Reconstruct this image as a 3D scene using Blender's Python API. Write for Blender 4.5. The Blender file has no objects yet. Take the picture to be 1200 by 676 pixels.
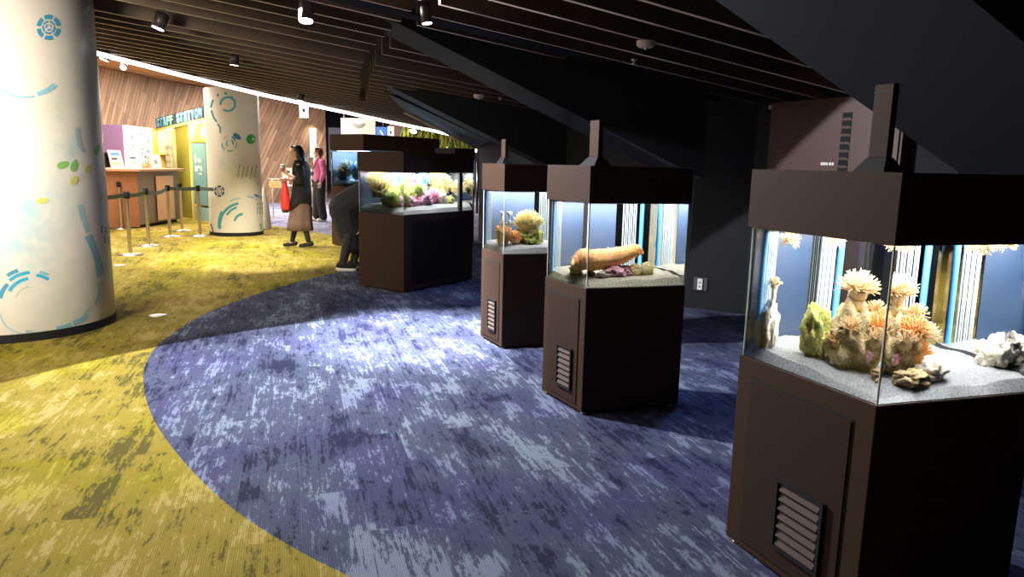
import bpy, bmesh, math, random
from mathutils import Vector, Matrix, noise as mnoise

S = bpy.context.scene
COL = S.collection
PI = math.pi
R = math.radians

# ------------------------------------------------------------------ camera
FPX, HOR, ROLL, CH = 850.0, 192.0, 0.022, 1.40
PIT = math.atan((338 - HOR) / FPX)
_f = Vector((0, math.cos(PIT), -math.sin(PIT)))
_u = Vector((0, math.sin(PIT), math.cos(PIT)))
_r = Vector((1, 0, 0))
CR = _r * math.cos(ROLL) + _u * math.sin(ROLL)
CU = -_r * math.sin(ROLL) + _u * math.cos(ROLL)
cam = bpy.data.objects.new('camera', bpy.data.cameras.new('camera'))
cam.data.sensor_width = 36.0
cam.data.lens = FPX / 1200 * 36.0
cam.data.clip_start = 0.02
cam.data.clip_end = 200
cam.matrix_world = Matrix(((CR.x, CU.x, -_f.x, 0), (CR.y, CU.y, -_f.y, 0), (CR.z, CU.z, -_f.z, CH), (0, 0, 0, 1)))
COL.objects.link(cam)
S.camera = cam
CO = Vector((0, 0, CH))

def ray(x, y):
    return _f + CR * ((x - 600) / FPX) + CU * ((338 - y) / FPX)
def at_z(x, y, z):
    d = ray(x, y); return CO + d * ((z - CH) / d.z)
def at_y(x, y, Y):
    d = ray(x, y); return CO + d * (Y / d.y)

# ------------------------------------------------------------------ view, world
S.view_settings.view_transform = 'Standard'
S.view_settings.look = 'None'
S.view_settings.gamma = 1
S.view_settings.use_curve_mapping = False
S.view_settings.exposure = 0.0
try:
    S.cycles.use_denoising = True
    S.cycles.max_bounces = 10
    S.cycles.transmission_bounces = 10
    S.cycles.glossy_bounces = 5
    S.cycles.diffuse_bounces = 4
    S.cycles.sample_clamp_indirect = 4
    S.cycles.caustics_refractive = False
    S.cycles.caustics_reflective = False
except Exception:
    pass
W = bpy.data.worlds.new('world'); S.world = W
W.use_nodes = True
W.node_tree.nodes['Background'].inputs[0].default_value = (0.8, 0.85, 1.0, 1)
W.node_tree.nodes['Background'].inputs[1].default_value = 0.008

def look(o, loc, target):
    o.location = loc
    o.rotation_euler = (Vector(target) - Vector(loc)).to_track_quat('-Z', 'Y').to_euler()
def spot(loc, target, power, size=60, blend=.5, color=(1, .9, .78), radius=.04):
    l = bpy.data.lights.new('spot_lamp', 'SPOT'); l.energy = power; l.spot_size = R(size); l.spot_blend = blend
    l.color = color; l.shadow_soft_size = radius
    o = bpy.data.objects.new('spot_lamp', l); COL.objects.link(o); look(o, loc, target); return o
def area(loc, target, power, sx, sy, color=(1, .9, .78), spread=180):
    l = bpy.data.lights.new('area_lamp', 'AREA'); l.shape = 'RECTANGLE'; l.size = sx; l.size_y = sy
    l.energy = power; l.color = color; l.spread = R(spread)
    o = bpy.data.objects.new('area_lamp', l); COL.objects.link(o); look(o, loc, target); return o

WARM = (1, .82, .62)
NEUT = (1, .93, .84)
# recessed wide spotlight over the blue carpet, turned toward the viewer so that its far edge is a line
LC = Vector((-1.15, 5.75, 2.30)); _n = Vector((.76, -.65, 0)).normalized()
LM = Vector((-1.72, 5.07, 2.34))
spot(LM, LM + _n * math.sin(R(42)) + Vector((0, 0, -math.cos(R(42)))), 780, 124, .03, (.96, .95, 1.0), .012)
spot(LC, (-.80, 5.75, 0), 1900, 58, 1.0, (.95, .96, 1.0), .02)
# broad soft spot on the near blue and yellow carpet
spot((-1.40, 4.6, 2.28), (-1.3, 3.4, 0), 35, 120, 1.0, (1, .95, .9), .06)
# spots over the yellow carpet
spot((-3.07, 6.5, 2.45), (-4.2, 8.6, 0), 200, 64, .9, (1, .93, .78))
spot((-3.3, 8.7, 2.40), (-3.7, 10.3, 0), 900, 72, .9, (1, .93, .78))
spot((-3.9, 12.0, 2.40), (-4.0, 12.2, 0), 500, 90, .9, (1, .93, .78))
spot((-5.6, 9.8, 3.2), (-5.3, 9.9, 0), 700, 95, .9, (1, .93, .78))
# soft light of the hall left of and behind the viewer
area((-5.6, 3.2, 2.80), (-4.4, 3.9, 0), 130, 2.2, 1.6, (1, .86, .70))
area((-3.5, 2.3, 2.25), (-4.05, 5.9, 1.35), 60, .9, .8, (1, .90, .76), 75)  # unseen area light added to brighten the foreground column
area((-6.6, 6.5, 3.3), (-3.9, 6.0, 1.0), 200, 1.5, 4, (1, .86, .70))
# area lights added under the upper ceiling, beyond the light line
area((-7.6, 13.5, 3.35), (-7.6, 13.5, 0), 420, 1.2, 6, (1, .86, .70))
area((-6.3, 19.0, 3.35), (-6.3, 19.0, 0), 700, 4, 5, (1, .90, .80))
area((-2.5, 26, 3.3), (-2.5, 26, 0), 350, 5, 3, (1, .9, .8))
# warm wall washer on the wood wall
area((-7.6, 16.0, 3.3), (-9.6, 18.5, 2.0), 95, .4, 3.0, (1, .76, .52))
area((-6.2, 21.0, 3.2), (-8.0, 23.5, 1.8), 70, .4, 3.0, (1, .80, .60))
# warm spot on the access cabinet behind the nearest aquarium
spot((1.05, 3.6, 1.98), (2.75, 6.0, 1.72), 15, 30, .9, (1, .62, .42), .03)
# added dim blue spots standing in for tank light spilling onto the carpet
spot((1.25, 4.6, 2.02), (1.6, 4.3, 0), 60, 110, 1, (.30, .42, 1), .05)
spot((-.2, 7.6, 2.15), (-.4, 7.2, 0), 60, 110, 1, (.30, .42, 1), .05)

# ------------------------------------------------------------------ materials
MATS = {}
def nt(name):
    m = bpy.data.materials.new(name); m.use_nodes = True
    t = m.node_tree; b = t.nodes['Principled BSDF']; return m, t, b
def mat(name, col, rough=.6, metal=0, spec=.5, emit=None, es=0, alpha=1, noise=0, nscale=8):
    if name in MATS: return MATS[name]
    m, t, b = nt(name)
    c = (*col, 1) if len(col) == 3 else col
    b.inputs['Base Color'].default_value = c
    b.inputs['Roughness'].default_value = rough
    b.inputs['Metallic'].default_value = metal
    b.inputs['Specular IOR Level'].default_value = spec
    if emit:
        b.inputs['Emission Color'].default_value = (*emit, 1); b.inputs['Emission Strength'].default_value = es
    if noise:
        tc = t.nodes.new('ShaderNodeTexCoord'); n = t.nodes.new('ShaderNodeTexNoise'); n.inputs['Scale'].default_value = nscale
        n.inputs['Detail'].default_value = 4
        r = t.nodes.new('ShaderNodeValToRGB')
        r.color_ramp.elements[0].position = .35; r.color_ramp.elements[1].position = .65
        r.color_ramp.elements[0].color = (*[x * (1 - noise) for x in c[:3]], 1)
        r.color_ramp.elements[1].color = (*[min(1, x * (1 + noise)) for x in c[:3]], 1)
        t.links.new(tc.outputs['Object'], n.inputs['Vector']); t.links.new(n.outputs[0], r.inputs[0]); t.links.new(r.outputs[0], b.inputs['Base Color'])
    MATS[name] = m; return m
def mottled(name, cols, scale=12, rough=.85, bump=.4, detail=6, stops=None, sss=0):
    if name in MATS: return MATS[name]
    m, t, b = nt(name); N = t.nodes.new; L = t.links.new
    tc = N('ShaderNodeTexCoord'); n = N('ShaderNodeTexNoise'); n.inputs['Scale'].default_value = scale; n.inputs['Detail'].default_value = detail
    r = N('ShaderNodeValToRGB'); e = r.color_ramp.elements
    k = len(cols)
    st = stops or [.3 + .4 * i / max(1, k - 1) for i in range(k)]
    e[0].position = st[0]; e[0].color = (*cols[0], 1); e[1].position = st[-1]; e[1].color = (*cols[-1], 1)
    for i in range(1, k - 1):
        x = e.new(st[i]); x.color = (*cols[i], 1)
    L(tc.outputs['Object'], n.inputs['Vector']); L(n.outputs[0], r.inputs[0]); L(r.outputs[0], b.inputs['Base Color'])
    b.inputs['Roughness'].default_value = rough
    if bump:
        n2 = N('ShaderNodeTexNoise'); n2.inputs['Scale'].default_value = scale * 5; n2.inputs['Detail'].default_value = 3
        bp = N('ShaderNodeBump'); bp.inputs['Strength'].default_value = bump; bp.inputs['Distance'].default_value = .01
        L(tc.outputs['Object'], n2.inputs['Vector']); L(n2.outputs[0], bp.inputs['Height']); L(bp.outputs[0], b.inputs['Normal'])
    MATS[name] = m; return m

def carpet(name, dark, mid, light, accent, ang):
    m, t, b = nt(name); N = t.nodes.new; L = t.links.new
    tc = N('ShaderNodeTexCoord'); mp = N('ShaderNodeMapping'); mp.inputs['Rotation'].default_value = (0, 0, ang)
    L(tc.outputs['Object'], mp.inputs['Vector'])          # X = along the pile stripes after rotation
    br = N('ShaderNodeTexBrick'); br.inputs['Scale'].default_value = 1.0
    br.inputs['Brick Width'].default_value = 1.0; br.inputs['Row Height'].default_value = .25
    br.inputs['Mortar Size'].default_value = .004; br.inputs['Mortar Smooth'].default_value = .6; br.inputs['Color1'].default_value = (0, 0, 0, 1); br.inputs['Color2'].default_value = (1, 1, 1, 1)
    br.inputs['Mortar'].default_value = (.35, .35, .35, 1); br.offset = .37
    L(mp.outputs[0], br.inputs['Vector'])
    # jump the pattern from plank to plank
    add = N('ShaderNodeVectorMath'); add.operation = 'MULTIPLY_ADD'; add.inputs[1].default_value = (7, 5, 3)
    L(br.outputs['Color'], add.inputs[0]); L(mp.outputs[0], add.inputs[2])
    def nz(scale, sx, detail, rough=.6, src=add):
        q = N('ShaderNodeMapping'); q.inputs['Scale'].default_value = (sx, 1, 1); L(src.outputs[0], q.inputs['Vector'])
        n = N('ShaderNodeTexNoise'); n.inputs['Scale'].default_value = scale; n.inputs['Detail'].default_value = detail; n.inputs['Roughness'].default_value = rough
        L(q.outputs[0], n.inputs['Vector']); return n.outputs[0]
    def math_(op, a, bb, c=None):
        n = N('ShaderNodeMath'); n.operation = op
        for i, v in enumerate((a, bb, c)):
            if v is None: continue
            if hasattr(v, 'links'): L(v, n.inputs[i])
            else: n.inputs[i].default_value = v
        return n.outputs[0]
    big = nz(1.6, .8, 3, .6, mp)
    med = nz(8.5, .34, 8, .80)
    fine = nz(42, .22, 5, .8)
    streak = nz(60, .03, 3, .6)
    v = math_('MULTIPLY_ADD', big, .7, math_('MULTIPLY', med, 1.15))
    v = math_('MULTIPLY_ADD', fine, .45, v)
    v = math_('MULTIPLY_ADD', streak, .35, v)
    bw = N('ShaderNodeRGBToBW'); L(br.outputs['Color'], bw.inputs[0])
    v = math_('MULTIPLY_ADD', bw.outputs[0], .09, v)
    r = N('ShaderNodeValToRGB'); e = r.color_ramp.elements
    e[0].position = .0; e[0].color = (*dark, 1); e[1].position = 1; e[1].color = (*light, 1)
    for p, c in ((.36, dark), (.44, mid), (.60, mid), (.68, light)):
        x = e.new(p); x.color = (*c, 1)
    v2 = N('ShaderNodeMapRange'); v2.inputs[1].default_value = .95; v2.inputs[2].default_value = 1.75; L(v, v2.inputs[0])
    L(v2.outputs[0], r.inputs[0])
    # a second hue in soft patches
    hue = nz(1.1, .9, 4, .6, mp)
    hr = N('ShaderNodeValToRGB'); hr.color_ramp.elements[0].position = .50; hr.color_ramp.elements[1].position = .60
    L(hue, hr.inputs[0])
    mx = N('ShaderNodeMixRGB'); mx.blend_type = 'MULTIPLY'; mx.inputs['Color2'].default_value = (*accent, 1)
    L(hr.outputs[0], mx.inputs['Fac']); L(r.outputs[0], mx.inputs['Color1'])
    # pile lines
    wv = N('ShaderNodeTexWave'); wv.bands_direction = 'Y'; wv.inputs['Scale'].default_value = 38; wv.inputs['Distortion'].default_value = .6; wv.inputs['Detail'].default_value = 1
    L(mp.outputs[0], wv.inputs['Vector'])
    mx2 = N('ShaderNodeMixRGB'); mx2.blend_type = 'MULTIPLY'; mx2.inputs['Fac'].default_value = .28
    L(mx.outputs[0], mx2.inputs['Color1']); L(wv.outputs[0], mx2.inputs['Color2'])
    L(mx2.outputs[0], b.inputs['Base Color'])
    b.inputs['Roughness'].default_value = .95; b.inputs['Specular IOR Level'].default_value = .15
    bp = N('ShaderNodeBump'); bp.inputs['Strength'].default_value = .35; bp.inputs['Distance'].default_value = .006
    L(fine, bp.inputs['Height']); L(bp.outputs[0], b.inputs['Normal'])
    return m
CANG = R(-107)
M_BLUE = carpet('blue_carpet', (.017, .021, .052), (.070, .082, .140), (.22, .27, .35), (.84, .78, 1.0), CANG)
M_YEL = carpet('yellow_carpet', (.11, .093, .02), (.30, .235, .035), (.46, .36, .115), (.92, 1.0, .42), CANG)
M_GREYB = carpet('grey_carpet', (.12, .13, .24), (.26, .28, .42), (.46, .48, .60), (.9, .85, 1), CANG)

def wood_wall():
    m, t, b = nt('diagonal_planks'); N = t.nodes.new; L = t.links.new
    uv = N('ShaderNodeUVMap'); uv.uv_map = 'UVMap'
    mp = N('ShaderNodeMapping'); mp.inputs['Rotation'].default_value = (0, 0, R(-64)); L(uv.outputs[0], mp.inputs['Vector'])
    br = N('ShaderNodeTexBrick'); br.inputs['Scale'].default_value = 1; br.inputs['Brick Width'].default_value = 1.6; br.inputs['Row Height'].default_value = .115
    br.inputs['Mortar Size'].default_value = .006; br.inputs['Color1'].default_value = (.20, .125, .080, 1); br.inputs['Color2'].default_value = (.36, .24, .155, 1)
    br.inputs['Mortar'].default_value = (.07, .04, .03, 1); br.offset = .43
    L(mp.outputs[0], br.inputs['Vector'])
    q = N('ShaderNodeMapping'); q.inputs['Scale'].default_value = (.6, 14, 1); L(mp.outputs[0], q.inputs['Vector'])
    n = N('ShaderNodeTexNoise'); n.inputs['Scale'].default_value = 2.2; n.inputs['Detail'].default_value = 5; L(q.outputs[0], n.inputs['Vector'])
    r = N('ShaderNodeValToRGB'); r.color_ramp.elements[0].position = .3; r.color_ramp.elements[0].color = (.5, .45, .42, 1); r.color_ramp.elements[1].position = .7; r.color_ramp.elements[1].color = (1.25, 1.2, 1.15, 1)
    L(n.outputs[0], r.inputs[0])
    mx = N('ShaderNodeMixRGB'); mx.blend_type = 'MULTIPLY'; mx.inputs['Fac'].default_value = 1
    L(br.outputs['Color'], mx.inputs['Color1']); L(r.outputs[0], mx.inputs['Color2']); L(mx.outputs[0], b.inputs['Base Color'])
    b.inputs['Roughness'].default_value = .6
    return m
M_WOOD = wood_wall()
def glass(name, col=(1, 1, 1), ior=1.33, rough=0):
    m, t, b = nt(name)
    b.inputs['Base Color'].default_value = (*col, 1); b.inputs['Roughness'].default_value = rough
    b.inputs['IOR'].default_value = ior; b.inputs['Transmission Weight'].default_value = 1
    return m
M_WATER = glass('clear_water_tank', (.93, .97, 1.0))
M_CUPG = glass('clear_plastic', (.9, .95, 1.0), 1.2)
K_LAM = mat('dark_laminate', (.050, .029, .019), .7, spec=.12)
K_DOOR = mat('dark_laminate_door', (.040, .023, .016), .7, spec=.12)
K_BLACK = mat('matt_black', (.012, .012, .014), .7, spec=.3)
K_SLAT = mat('vent_blades', (.085, .060, .050), .8)
K_HOODIN = mat('black_gap', (.006, .006, .007), .9)
K_METAL = mat('brushed_steel', (.6, .57, .52), .3, 1)
K_BRASS = mat('champagne_steel', (.62, .52, .40), .35, .9)
K_WHITE = mat('white_paint', (.8, .8, .78), .5)
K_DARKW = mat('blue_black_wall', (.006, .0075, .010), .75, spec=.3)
K_FIN = mat('fin_black_paint', (.019, .021, .024), .7, spec=.15)
K_SEAM = mat('silicone_seam', (.75, .82, .84), .3)
K_LED = mat('led_line', (1, 1, 1), .5, emit=(1, .95, .88), es=9)
K_LAMPF = mat('lamp_face', (1, 1, 1), .5, emit=(1, .95, .85), es=14)
K_LAMPB = mat('lamp_body', (.03, .022, .02), .45)
K_BLUEP = mat('blue_back_panel', (.001, .012, .034), .5, noise=.12, nscale=3)
K_PIPE = mat('light_blue_pipe', (.06, .24, .55), .4)
K_OVER = mat('clear_ribs', (.26, .31, .32), .2)
K_CEILB = mat('ceiling_void', (.010, .009, .008), .9)
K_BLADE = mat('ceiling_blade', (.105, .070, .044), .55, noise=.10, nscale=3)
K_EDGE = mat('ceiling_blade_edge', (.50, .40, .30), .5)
K_EDGE2 = mat('ceiling_blade_warm', (.42, .22, .11), .5)

# ------------------------------------------------------------------ mesh builder
class MB:
    def __init__(s):
        s.v = []; s.f = []; s.m = []; s.uv = None; s.mi = 0; s.sm = []
    def add(s, vs, fs, smooth=False):
        k = len(s.v); s.v += [tuple(v) for v in vs]
        for f in fs:
            s.f.append([i + k for i in f]); s.m.append(s.mi); s.sm.append(smooth)
    def prism(s, poly, z0, z1):
        n = len(poly)
        a = sum(poly[i][0] * poly[(i + 1) % n][1] - poly[(i + 1) % n][0] * poly[i][1] for i in range(n))
        if a < 0: poly = poly[::-1]
        f0 = (lambda p: z0(p)) if callable(z0) else (lambda p: z0)
        f1 = (lambda p: z1(p)) if callable(z1) else (lambda p: z1)
        vs = [(p[0], p[1], f0(p)) for p in poly] + [(p[0], p[1], f1(p)) for p in poly]
        fs = [list(range(n))[::-1], list(range(n, 2 * n))] + [[i, (i + 1) % n, n + (i + 1) % n, n + i] for i in range(n)]
        s.add(vs, fs)
    def hexa(s, bot, top):
        s.add(list(bot) + list(top), [(3, 2, 1, 0), (4, 5, 6, 7), (0, 1, 5, 4), (1, 2, 6, 5), (2, 3, 7, 6), (3, 0, 4, 7)])
    def box(s, c, d, rz=0, ry=0, rx=0):
        Mx = Matrix.Translation(Vector(c)) @ Matrix.Rotation(rz, 4, 'Z') @ Matrix.Rotation(ry, 4, 'Y') @ Matrix.Rotation(rx, 4, 'X')
        x, y, z = d[0] / 2, d[1] / 2, d[2] / 2
        vs = [Mx @ Vector(p) for p in ((-x, -y, -z), (x, -y, -z), (x, y, -z), (-x, y, -z), (-x, -y, z), (x, -y, z), (x, y, z), (-x, y, z))]
        s.add(vs, [(3, 2, 1, 0), (4, 5, 6, 7), (0, 1, 5, 4), (1, 2, 6, 5), (2, 3, 7, 6), (3, 0, 4, 7)])
    def tube(s, pts, rad, n=8, cap=True, smooth=True):
        pts = [Vector(p) for p in pts]
        rs = rad if isinstance(rad, (list, tuple)) else [rad] * len(pts)
        rings = []; up = Vector((0, 0, 1))
        for i, p in enumerate(pts):
            d = (pts[min(i + 1, len(pts) - 1)] - pts[max(i - 1, 0)])
            if d.length < 1e-9: d = Vector((0, 0, 1))
            d.normalize()
            a = up if abs(d.z) < .9 else Vector((1, 0, 0))
            x = d.cross(a).normalized(); y = x.cross(d).normalized() * -1
            rings.append([p + x * (rs[i] * math.cos(2 * PI * k / n)) + y * (rs[i] * math.sin(2 * PI * k / n)) for k in range(n)])
        vs = [v for r_ in rings for v in r_]; fs = []
        for i in range(len(pts) - 1):
            for k in range(n):
                fs.append((i * n + k, i * n + (k + 1) % n, (i + 1) * n + (k + 1) % n, (i + 1) * n + k))
        if cap:
            fs.append(tuple(range(n))[::-1]); fs.append(tuple((len(pts) - 1) * n + k for k in range(n)))
        s.add(vs, fs, smooth)
    def lathe(s, c, prof, n=48, smooth=True, cap=True):
        vs = []; fs = []
        for (r_, z) in prof:
            for k in range(n):
                vs.append((c[0] + r_ * math.cos(2 * PI * k / n), c[1] + r_ * math.sin(2 * PI * k / n), c[2] + z))
        for i in range(len(prof) - 1):
            for k in range(n):
                fs.append((i * n + k, i * n + (k + 1) % n, (i + 1) * n + (k + 1) % n, (i + 1) * n + k))
        s.add(vs, fs, smooth)
        if cap:
            s.add(vs[:n], [tuple(range(n))[::-1]]); s.add(vs[-n:], [tuple(range(n))])
    def ell(s, c, r, rot=None, sub=2, disp=0, seed=0, freq=3):
        bm = bmesh.new(); bmesh.ops.create_icosphere(bm, subdivisions=sub, radius=1)
        Mr = rot.to_matrix() if rot else Matrix.Identity(3)
        vs = []
        for v in bm.verts:
            p = v.co.copy()
            if disp:
                q = p * freq + Vector((seed * 3.7, seed * 1.3, seed * 2.1))
                p = p * (1 + disp * mnoise.noise(q) + disp * .5 * mnoise.noise(q * 2.3) + disp * .3 * mnoise.noise(q * 5.1))
            p = Mr @ Vector((p.x * r[0], p.y * r[1], p.z * r[2]))
            vs.append(p + Vector(c))
        fs = [tuple(v.index for v in f.verts) for f in bm.faces]; bm.free()
        s.add(vs, fs, True)
    def capsule(s, a, b, ra, rb, n=12):
        a = Vector(a); b = Vector(b); d = (b - a)
        if d.length < 1e-6: d = Vector((0, 0, 1e-3))
        dn = d.normalized(); pts = []; rs = []
        for k in range(4):
            t = PI / 2 * (1 - k / 4); pts.append(a - dn * ra * math.sin(t)); rs.append(max(ra * math.cos(t), ra * .02))
        pts += [a, b]; rs += [ra, rb]
        for k in range(1, 5):
            t = PI / 2 * k / 4; pts.append(b + dn * rb * math.sin(t)); rs.append(max(rb * math.cos(t), rb * .02))
        s.tube(pts, rs, n)
    def quad(s, a, b, c, d):
        s.add([a, b, c, d], [(0, 1, 2, 3)])
    def build(s, name, mats, parent=None, bevel=0):
        if not isinstance(mats, (list, tuple)): mats = [mats]
        me = bpy.data.meshes.new(name)
        off = Vector(parent_world(parent)) if parent else Vector((0, 0, 0))
        me.from_pydata([tuple(Vector(v) - off) for v in s.v], [], s.f)
        for m_ in mats: me.materials.append(m_)
        for i, p in enumerate(me.polygons):
            p.material_index = min(s.m[i], len(mats) - 1); p.use_smooth = s.sm[i]
        if s.uv is not None:
            ul = me.uv_layers.new(name='UVMap')
            for lp in me.loops: ul.data[lp.index].uv = s.uv[lp.vertex_index]
        me.update()
        o = bpy.data.objects.new(name, me); COL.objects.link(o)
        if parent: o.parent = parent
        if bevel:
            bv = o.modifiers.new('b', 'BEVEL'); bv.width = bevel; bv.segments = 2; bv.limit_method = 'ANGLE'
        return o
def parent_world(o):
    v = Vector((0, 0, 0))
    while o: v += o.location; o = o.parent
    return v
def tag(o, label=None, cat=None, group=None, kind=None):
    if label: o['label'] = label
    if cat: o['category'] = cat
    if group: o['group'] = group
    if kind: o['kind'] = kind
    return o
def thing(name, loc, label, cat, group=None):
    o = bpy.data.objects.new(name, None); COL.objects.link(o); o.location = loc
    o.empty_display_size = .1
    return tag(o, label, cat, group)
def struct(o, label, cat):
    return tag(o, label, cat, kind='structure')
def lp2(p): return (p[0], p[1])

# ------------------------------------------------------------------ ceiling planes
GX, GY = -.102, -.0314
def ceil_z(p): return 2.49 + GX * (p[0] + 4.24) + GY * (p[1] - 12.4)
def ceil_at(x, y, off=0):
    r_ = ray(x, y); k = (ceil_z((0, 0)) + off - CH) / (r_.z - GX * r_.x - GY * r_.y); return CO + r_ * k

led = [ceil_at(x, y, -.05) for x, y in ((113, 63), (160, 75), (210, 88), (258, 99.5), (306, 111), (352, 121), (400, 131), (450, 142), (510, 154), (540, 161))]
d0 = (led[0] - led[1]).normalized()
led = [led[0] + d0 * 6.5] + led
W0, W1, W2, W3, W4 = (-.64, 13.3), (1.78, 7.25), (2.26, 6.95), (5.2, 1.2), (5.6, -4)
WF = (3.2, 33)

# ---- floors
arc = [(2.2, 1.2), (1.0, 1.45), (.3, 1.75), (-.25, 2.08), (-.53, 2.27), (-.79, 2.46), (-1.12, 2.75), (-1.52, 3.2), (-1.93, 3.75), (-2.28, 4.34), (-2.54, 4.92),
       (-2.70, 5.54), (-2.78, 6.35), (-2.74, 7.0), (-2.62, 7.7), (-2.45, 8.4), (-2.18, 9.15), (-1.75, 10.1), (-1.3, 11.2), (-.95, 12.4), (-.8, 13.4)]
def smooth_line(pts, n=6):
    out = []
    P = [Vector((*p, 0)) for p in pts]
    for i in range(len(P) - 1):
        p0 = P[max(i - 1, 0)]; p1 = P[i]; p2 = P[i + 1]; p3 = P[min(i + 2, len(P) - 1)]
        for k in range(n):
            t = k / n
            q = .5 * ((2 * p1) + (-p0 + p2) * t + (2 * p0 - 5 * p1 + 4 * p2 - p3) * t * t + (-p0 + 3 * p1 - 3 * p2 + p3) * t ** 3)
            out.append((q.x, q.y))
    out.append((P[-1].x, P[-1].y)); return out
arc = smooth_line(arc)
far_arc = smooth_line([(-.8, 13.4), (-1.9, 12.7), (-2.7, 12.95), (-3.46, 13.73), (-4.05, 14.35), (-4.65, 14.95), (-5.3, 15.5), (-6.5, 16.6), (-8, 18.2), (-13, 20.5)])
def ngon(name, poly, z, m, th=.05):
    mb = MB(); mb.prism(poly, z - th, z)
    bm = bmesh.new()
    o = mb.build(name, m)
    bm.from_mesh(o.data)
    bmesh.ops.triangulate(bm, faces=[f for f in bm.faces if len(f.verts) > 4])
    bm.to_mesh(o.data); bm.free(); return o
struct(ngon('floor', arc + [(-.8, 13.4), (6.5, 13.4), (6.5, -4), (2.4, -4)], 0, M_BLUE), 'blue mottled carpet round the aquariums', 'floor')
struct(ngon('floor_yellow', [(2.4, -4)] + arc + far_arc + [(-13, 20.5), (-13, -4)], 0, M_YEL), 'yellow green mottled carpet of the hall', 'floor')
struct(ngon('floor_grey', far_arc + [(-13, 34), (6.5, 34), (6.5, 13.4)], 0, M_GREYB), 'pale grey blue carpet at the back of the hall', 'floor')

# ---- walls
def wall(name, pts, z0, z1, m, th=.12, side=1, label='', uv=False):
    mb = MB(); uvs = []; acc = 0
    for i in range(len(pts) - 1):
        a = Vector((*pts[i][:2], 0)); b = Vector((*pts[i + 1][:2], 0)); d = (b - a); n = Vector((-d.y, d.x, 0)).normalized() * th * side
        za = z1[i] if isinstance(z1, (list, tuple)) else z1
        zb_ = z1[i + 1] if isinstance(z1, (list, tuple)) else z1
        q = [a, b, b + n, a + n]
        mb.hexa([(p.x, p.y, z0) for p in q], [(q[0].x, q[0].y, za), (q[1].x, q[1].y, zb_), (q[2].x, q[2].y, zb_), (q[3].x, q[3].y, za)])
        l0, l1 = acc, acc + d.length
        uvs += [(l0, z0), (l1, z0), (l1, z0), (l0, z0), (l0, za), (l1, zb_), (l1, zb_), (l0, za)]
        acc = l1
    if uv: mb.uv = uvs
    return struct(mb.build(name, m), label, 'wall')
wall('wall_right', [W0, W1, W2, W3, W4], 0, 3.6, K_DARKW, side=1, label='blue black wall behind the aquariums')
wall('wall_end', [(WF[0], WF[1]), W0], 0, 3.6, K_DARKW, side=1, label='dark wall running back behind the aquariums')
wall('wall_wood', [(-10.6, 5), (-9.9, 15), (-9.4, 20.6), (-8.4, 23.0), (-6.25, 24.4)], 0, [3.4, 3.4, 3.4, 3.35, 3.0], M_WOOD, side=1, uv=True, label='wall of slanting brown wood planks')
wall('wall_back', [(-13, 33), (3.4, 33)], 0, 3.8, mat('far_grey_wall', (.05, .055, .08), .8), side=1, label='dark back wall of the hall')
wall('wall_rear', [(6, -3.9), (-13, -3.9)], 0, 3.8, mat('rear_wall', (.03, .028, .026), .8), side=-1, label='wall behind the viewer')
wall('wall_left', [(-12.9, -4), (-12.9, 33)], 0, 3.8, mat('left_wall', (.30, .24, .2), .8), side=1, label='outer left wall')

# ---- main slatted ceiling
HZ = Vector((.884, .467, 0)).normalized(); V0 = Vector((HZ.y, -HZ.x, 0))
plan = [(p.x, p.y) for p in led] + [(.9, 30), WF, W0, W1, W2, W3, W4, (-6.5, -4)]
plan = [(p.x, p.y) for p in led] + [(led[-1].x + .4, led[-1].y + 1.5), (W0[0], W0[1] + 3), W0, W1, W2, W3, W4, (-9.5, -4)]
def clip(v):
    """crossings of the slat line V0*v + HZ*s with the ceiling outline"""
    out = []
    n = len(plan)
    for i in range(n):
        a = Vector((*plan[i], 0)); b = Vector((*plan[(i + 1) % n], 0))
        va, vb = a.dot(V0) - v, b.dot(V0) - v
        if (va < 0) != (vb < 0):
            t = va / (va - vb); out.append((a + (b - a) * t).dot(HZ))
    out.sort(); return out
offs_px = [(813, 18.3), (798, 37.2), (763, 49.1), (716, 55.3), (690, 63.2), (625, 61), (576, 62), (576, 70.7), (390, 41.9), (280, 29.3), (171, 23.7)]
offs = [ceil_at(*p).dot(V0) for p in offs_px]
seam_px = [(560, -60), (520, -14), (490, 18), (465, 40), (440, 62), (433, 75), (427, 90), (428, 105), (424, 118)]
seam = [(ceil_at(*p).dot(V0), ceil_at(*p).dot(HZ)) for p in seam_px]
def seam_s(v):
    pts = sorted(seam)
    if v < pts[0][0] or v > pts[-1][0]: return None
    for (v1, s1), (v2, s2) in zip(pts, pts[1:]):
        if v1 <= v <= v2: return s1 + (s2 - s1) * (v - v1) / (v2 - v1 + 1e-9)
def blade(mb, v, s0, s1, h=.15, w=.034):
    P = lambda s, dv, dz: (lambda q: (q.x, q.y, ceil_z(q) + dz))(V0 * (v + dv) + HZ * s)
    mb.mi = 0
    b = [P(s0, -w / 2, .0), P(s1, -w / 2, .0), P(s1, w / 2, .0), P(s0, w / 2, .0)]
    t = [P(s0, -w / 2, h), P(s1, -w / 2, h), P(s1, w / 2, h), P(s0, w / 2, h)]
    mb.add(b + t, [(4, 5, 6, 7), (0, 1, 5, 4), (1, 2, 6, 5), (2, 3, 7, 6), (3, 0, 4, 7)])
    mb.mi = 1; mb.add(b, [(3, 2, 1, 0)])  # underside in a paler material, floor bounce put into its colour
so = sorted(offs)
print('slat offsets', [round(x, 2) for x in so], 'pitch', [round(b - a, 2) for a, b in zip(so, so[1:])])
vmin = min(Vector((*p, 0)).dot(V0) for p in plan); vmax = max(Vector((*p, 0)).dot(V0) for p in plan)
allv = []
pitch = .385
v = so[0] - pitch
while v > vmin: allv.append(v); v -= pitch
allv += so; v = so[-1] + .385
while v < vmax: allv.append(v); v += .385
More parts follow.
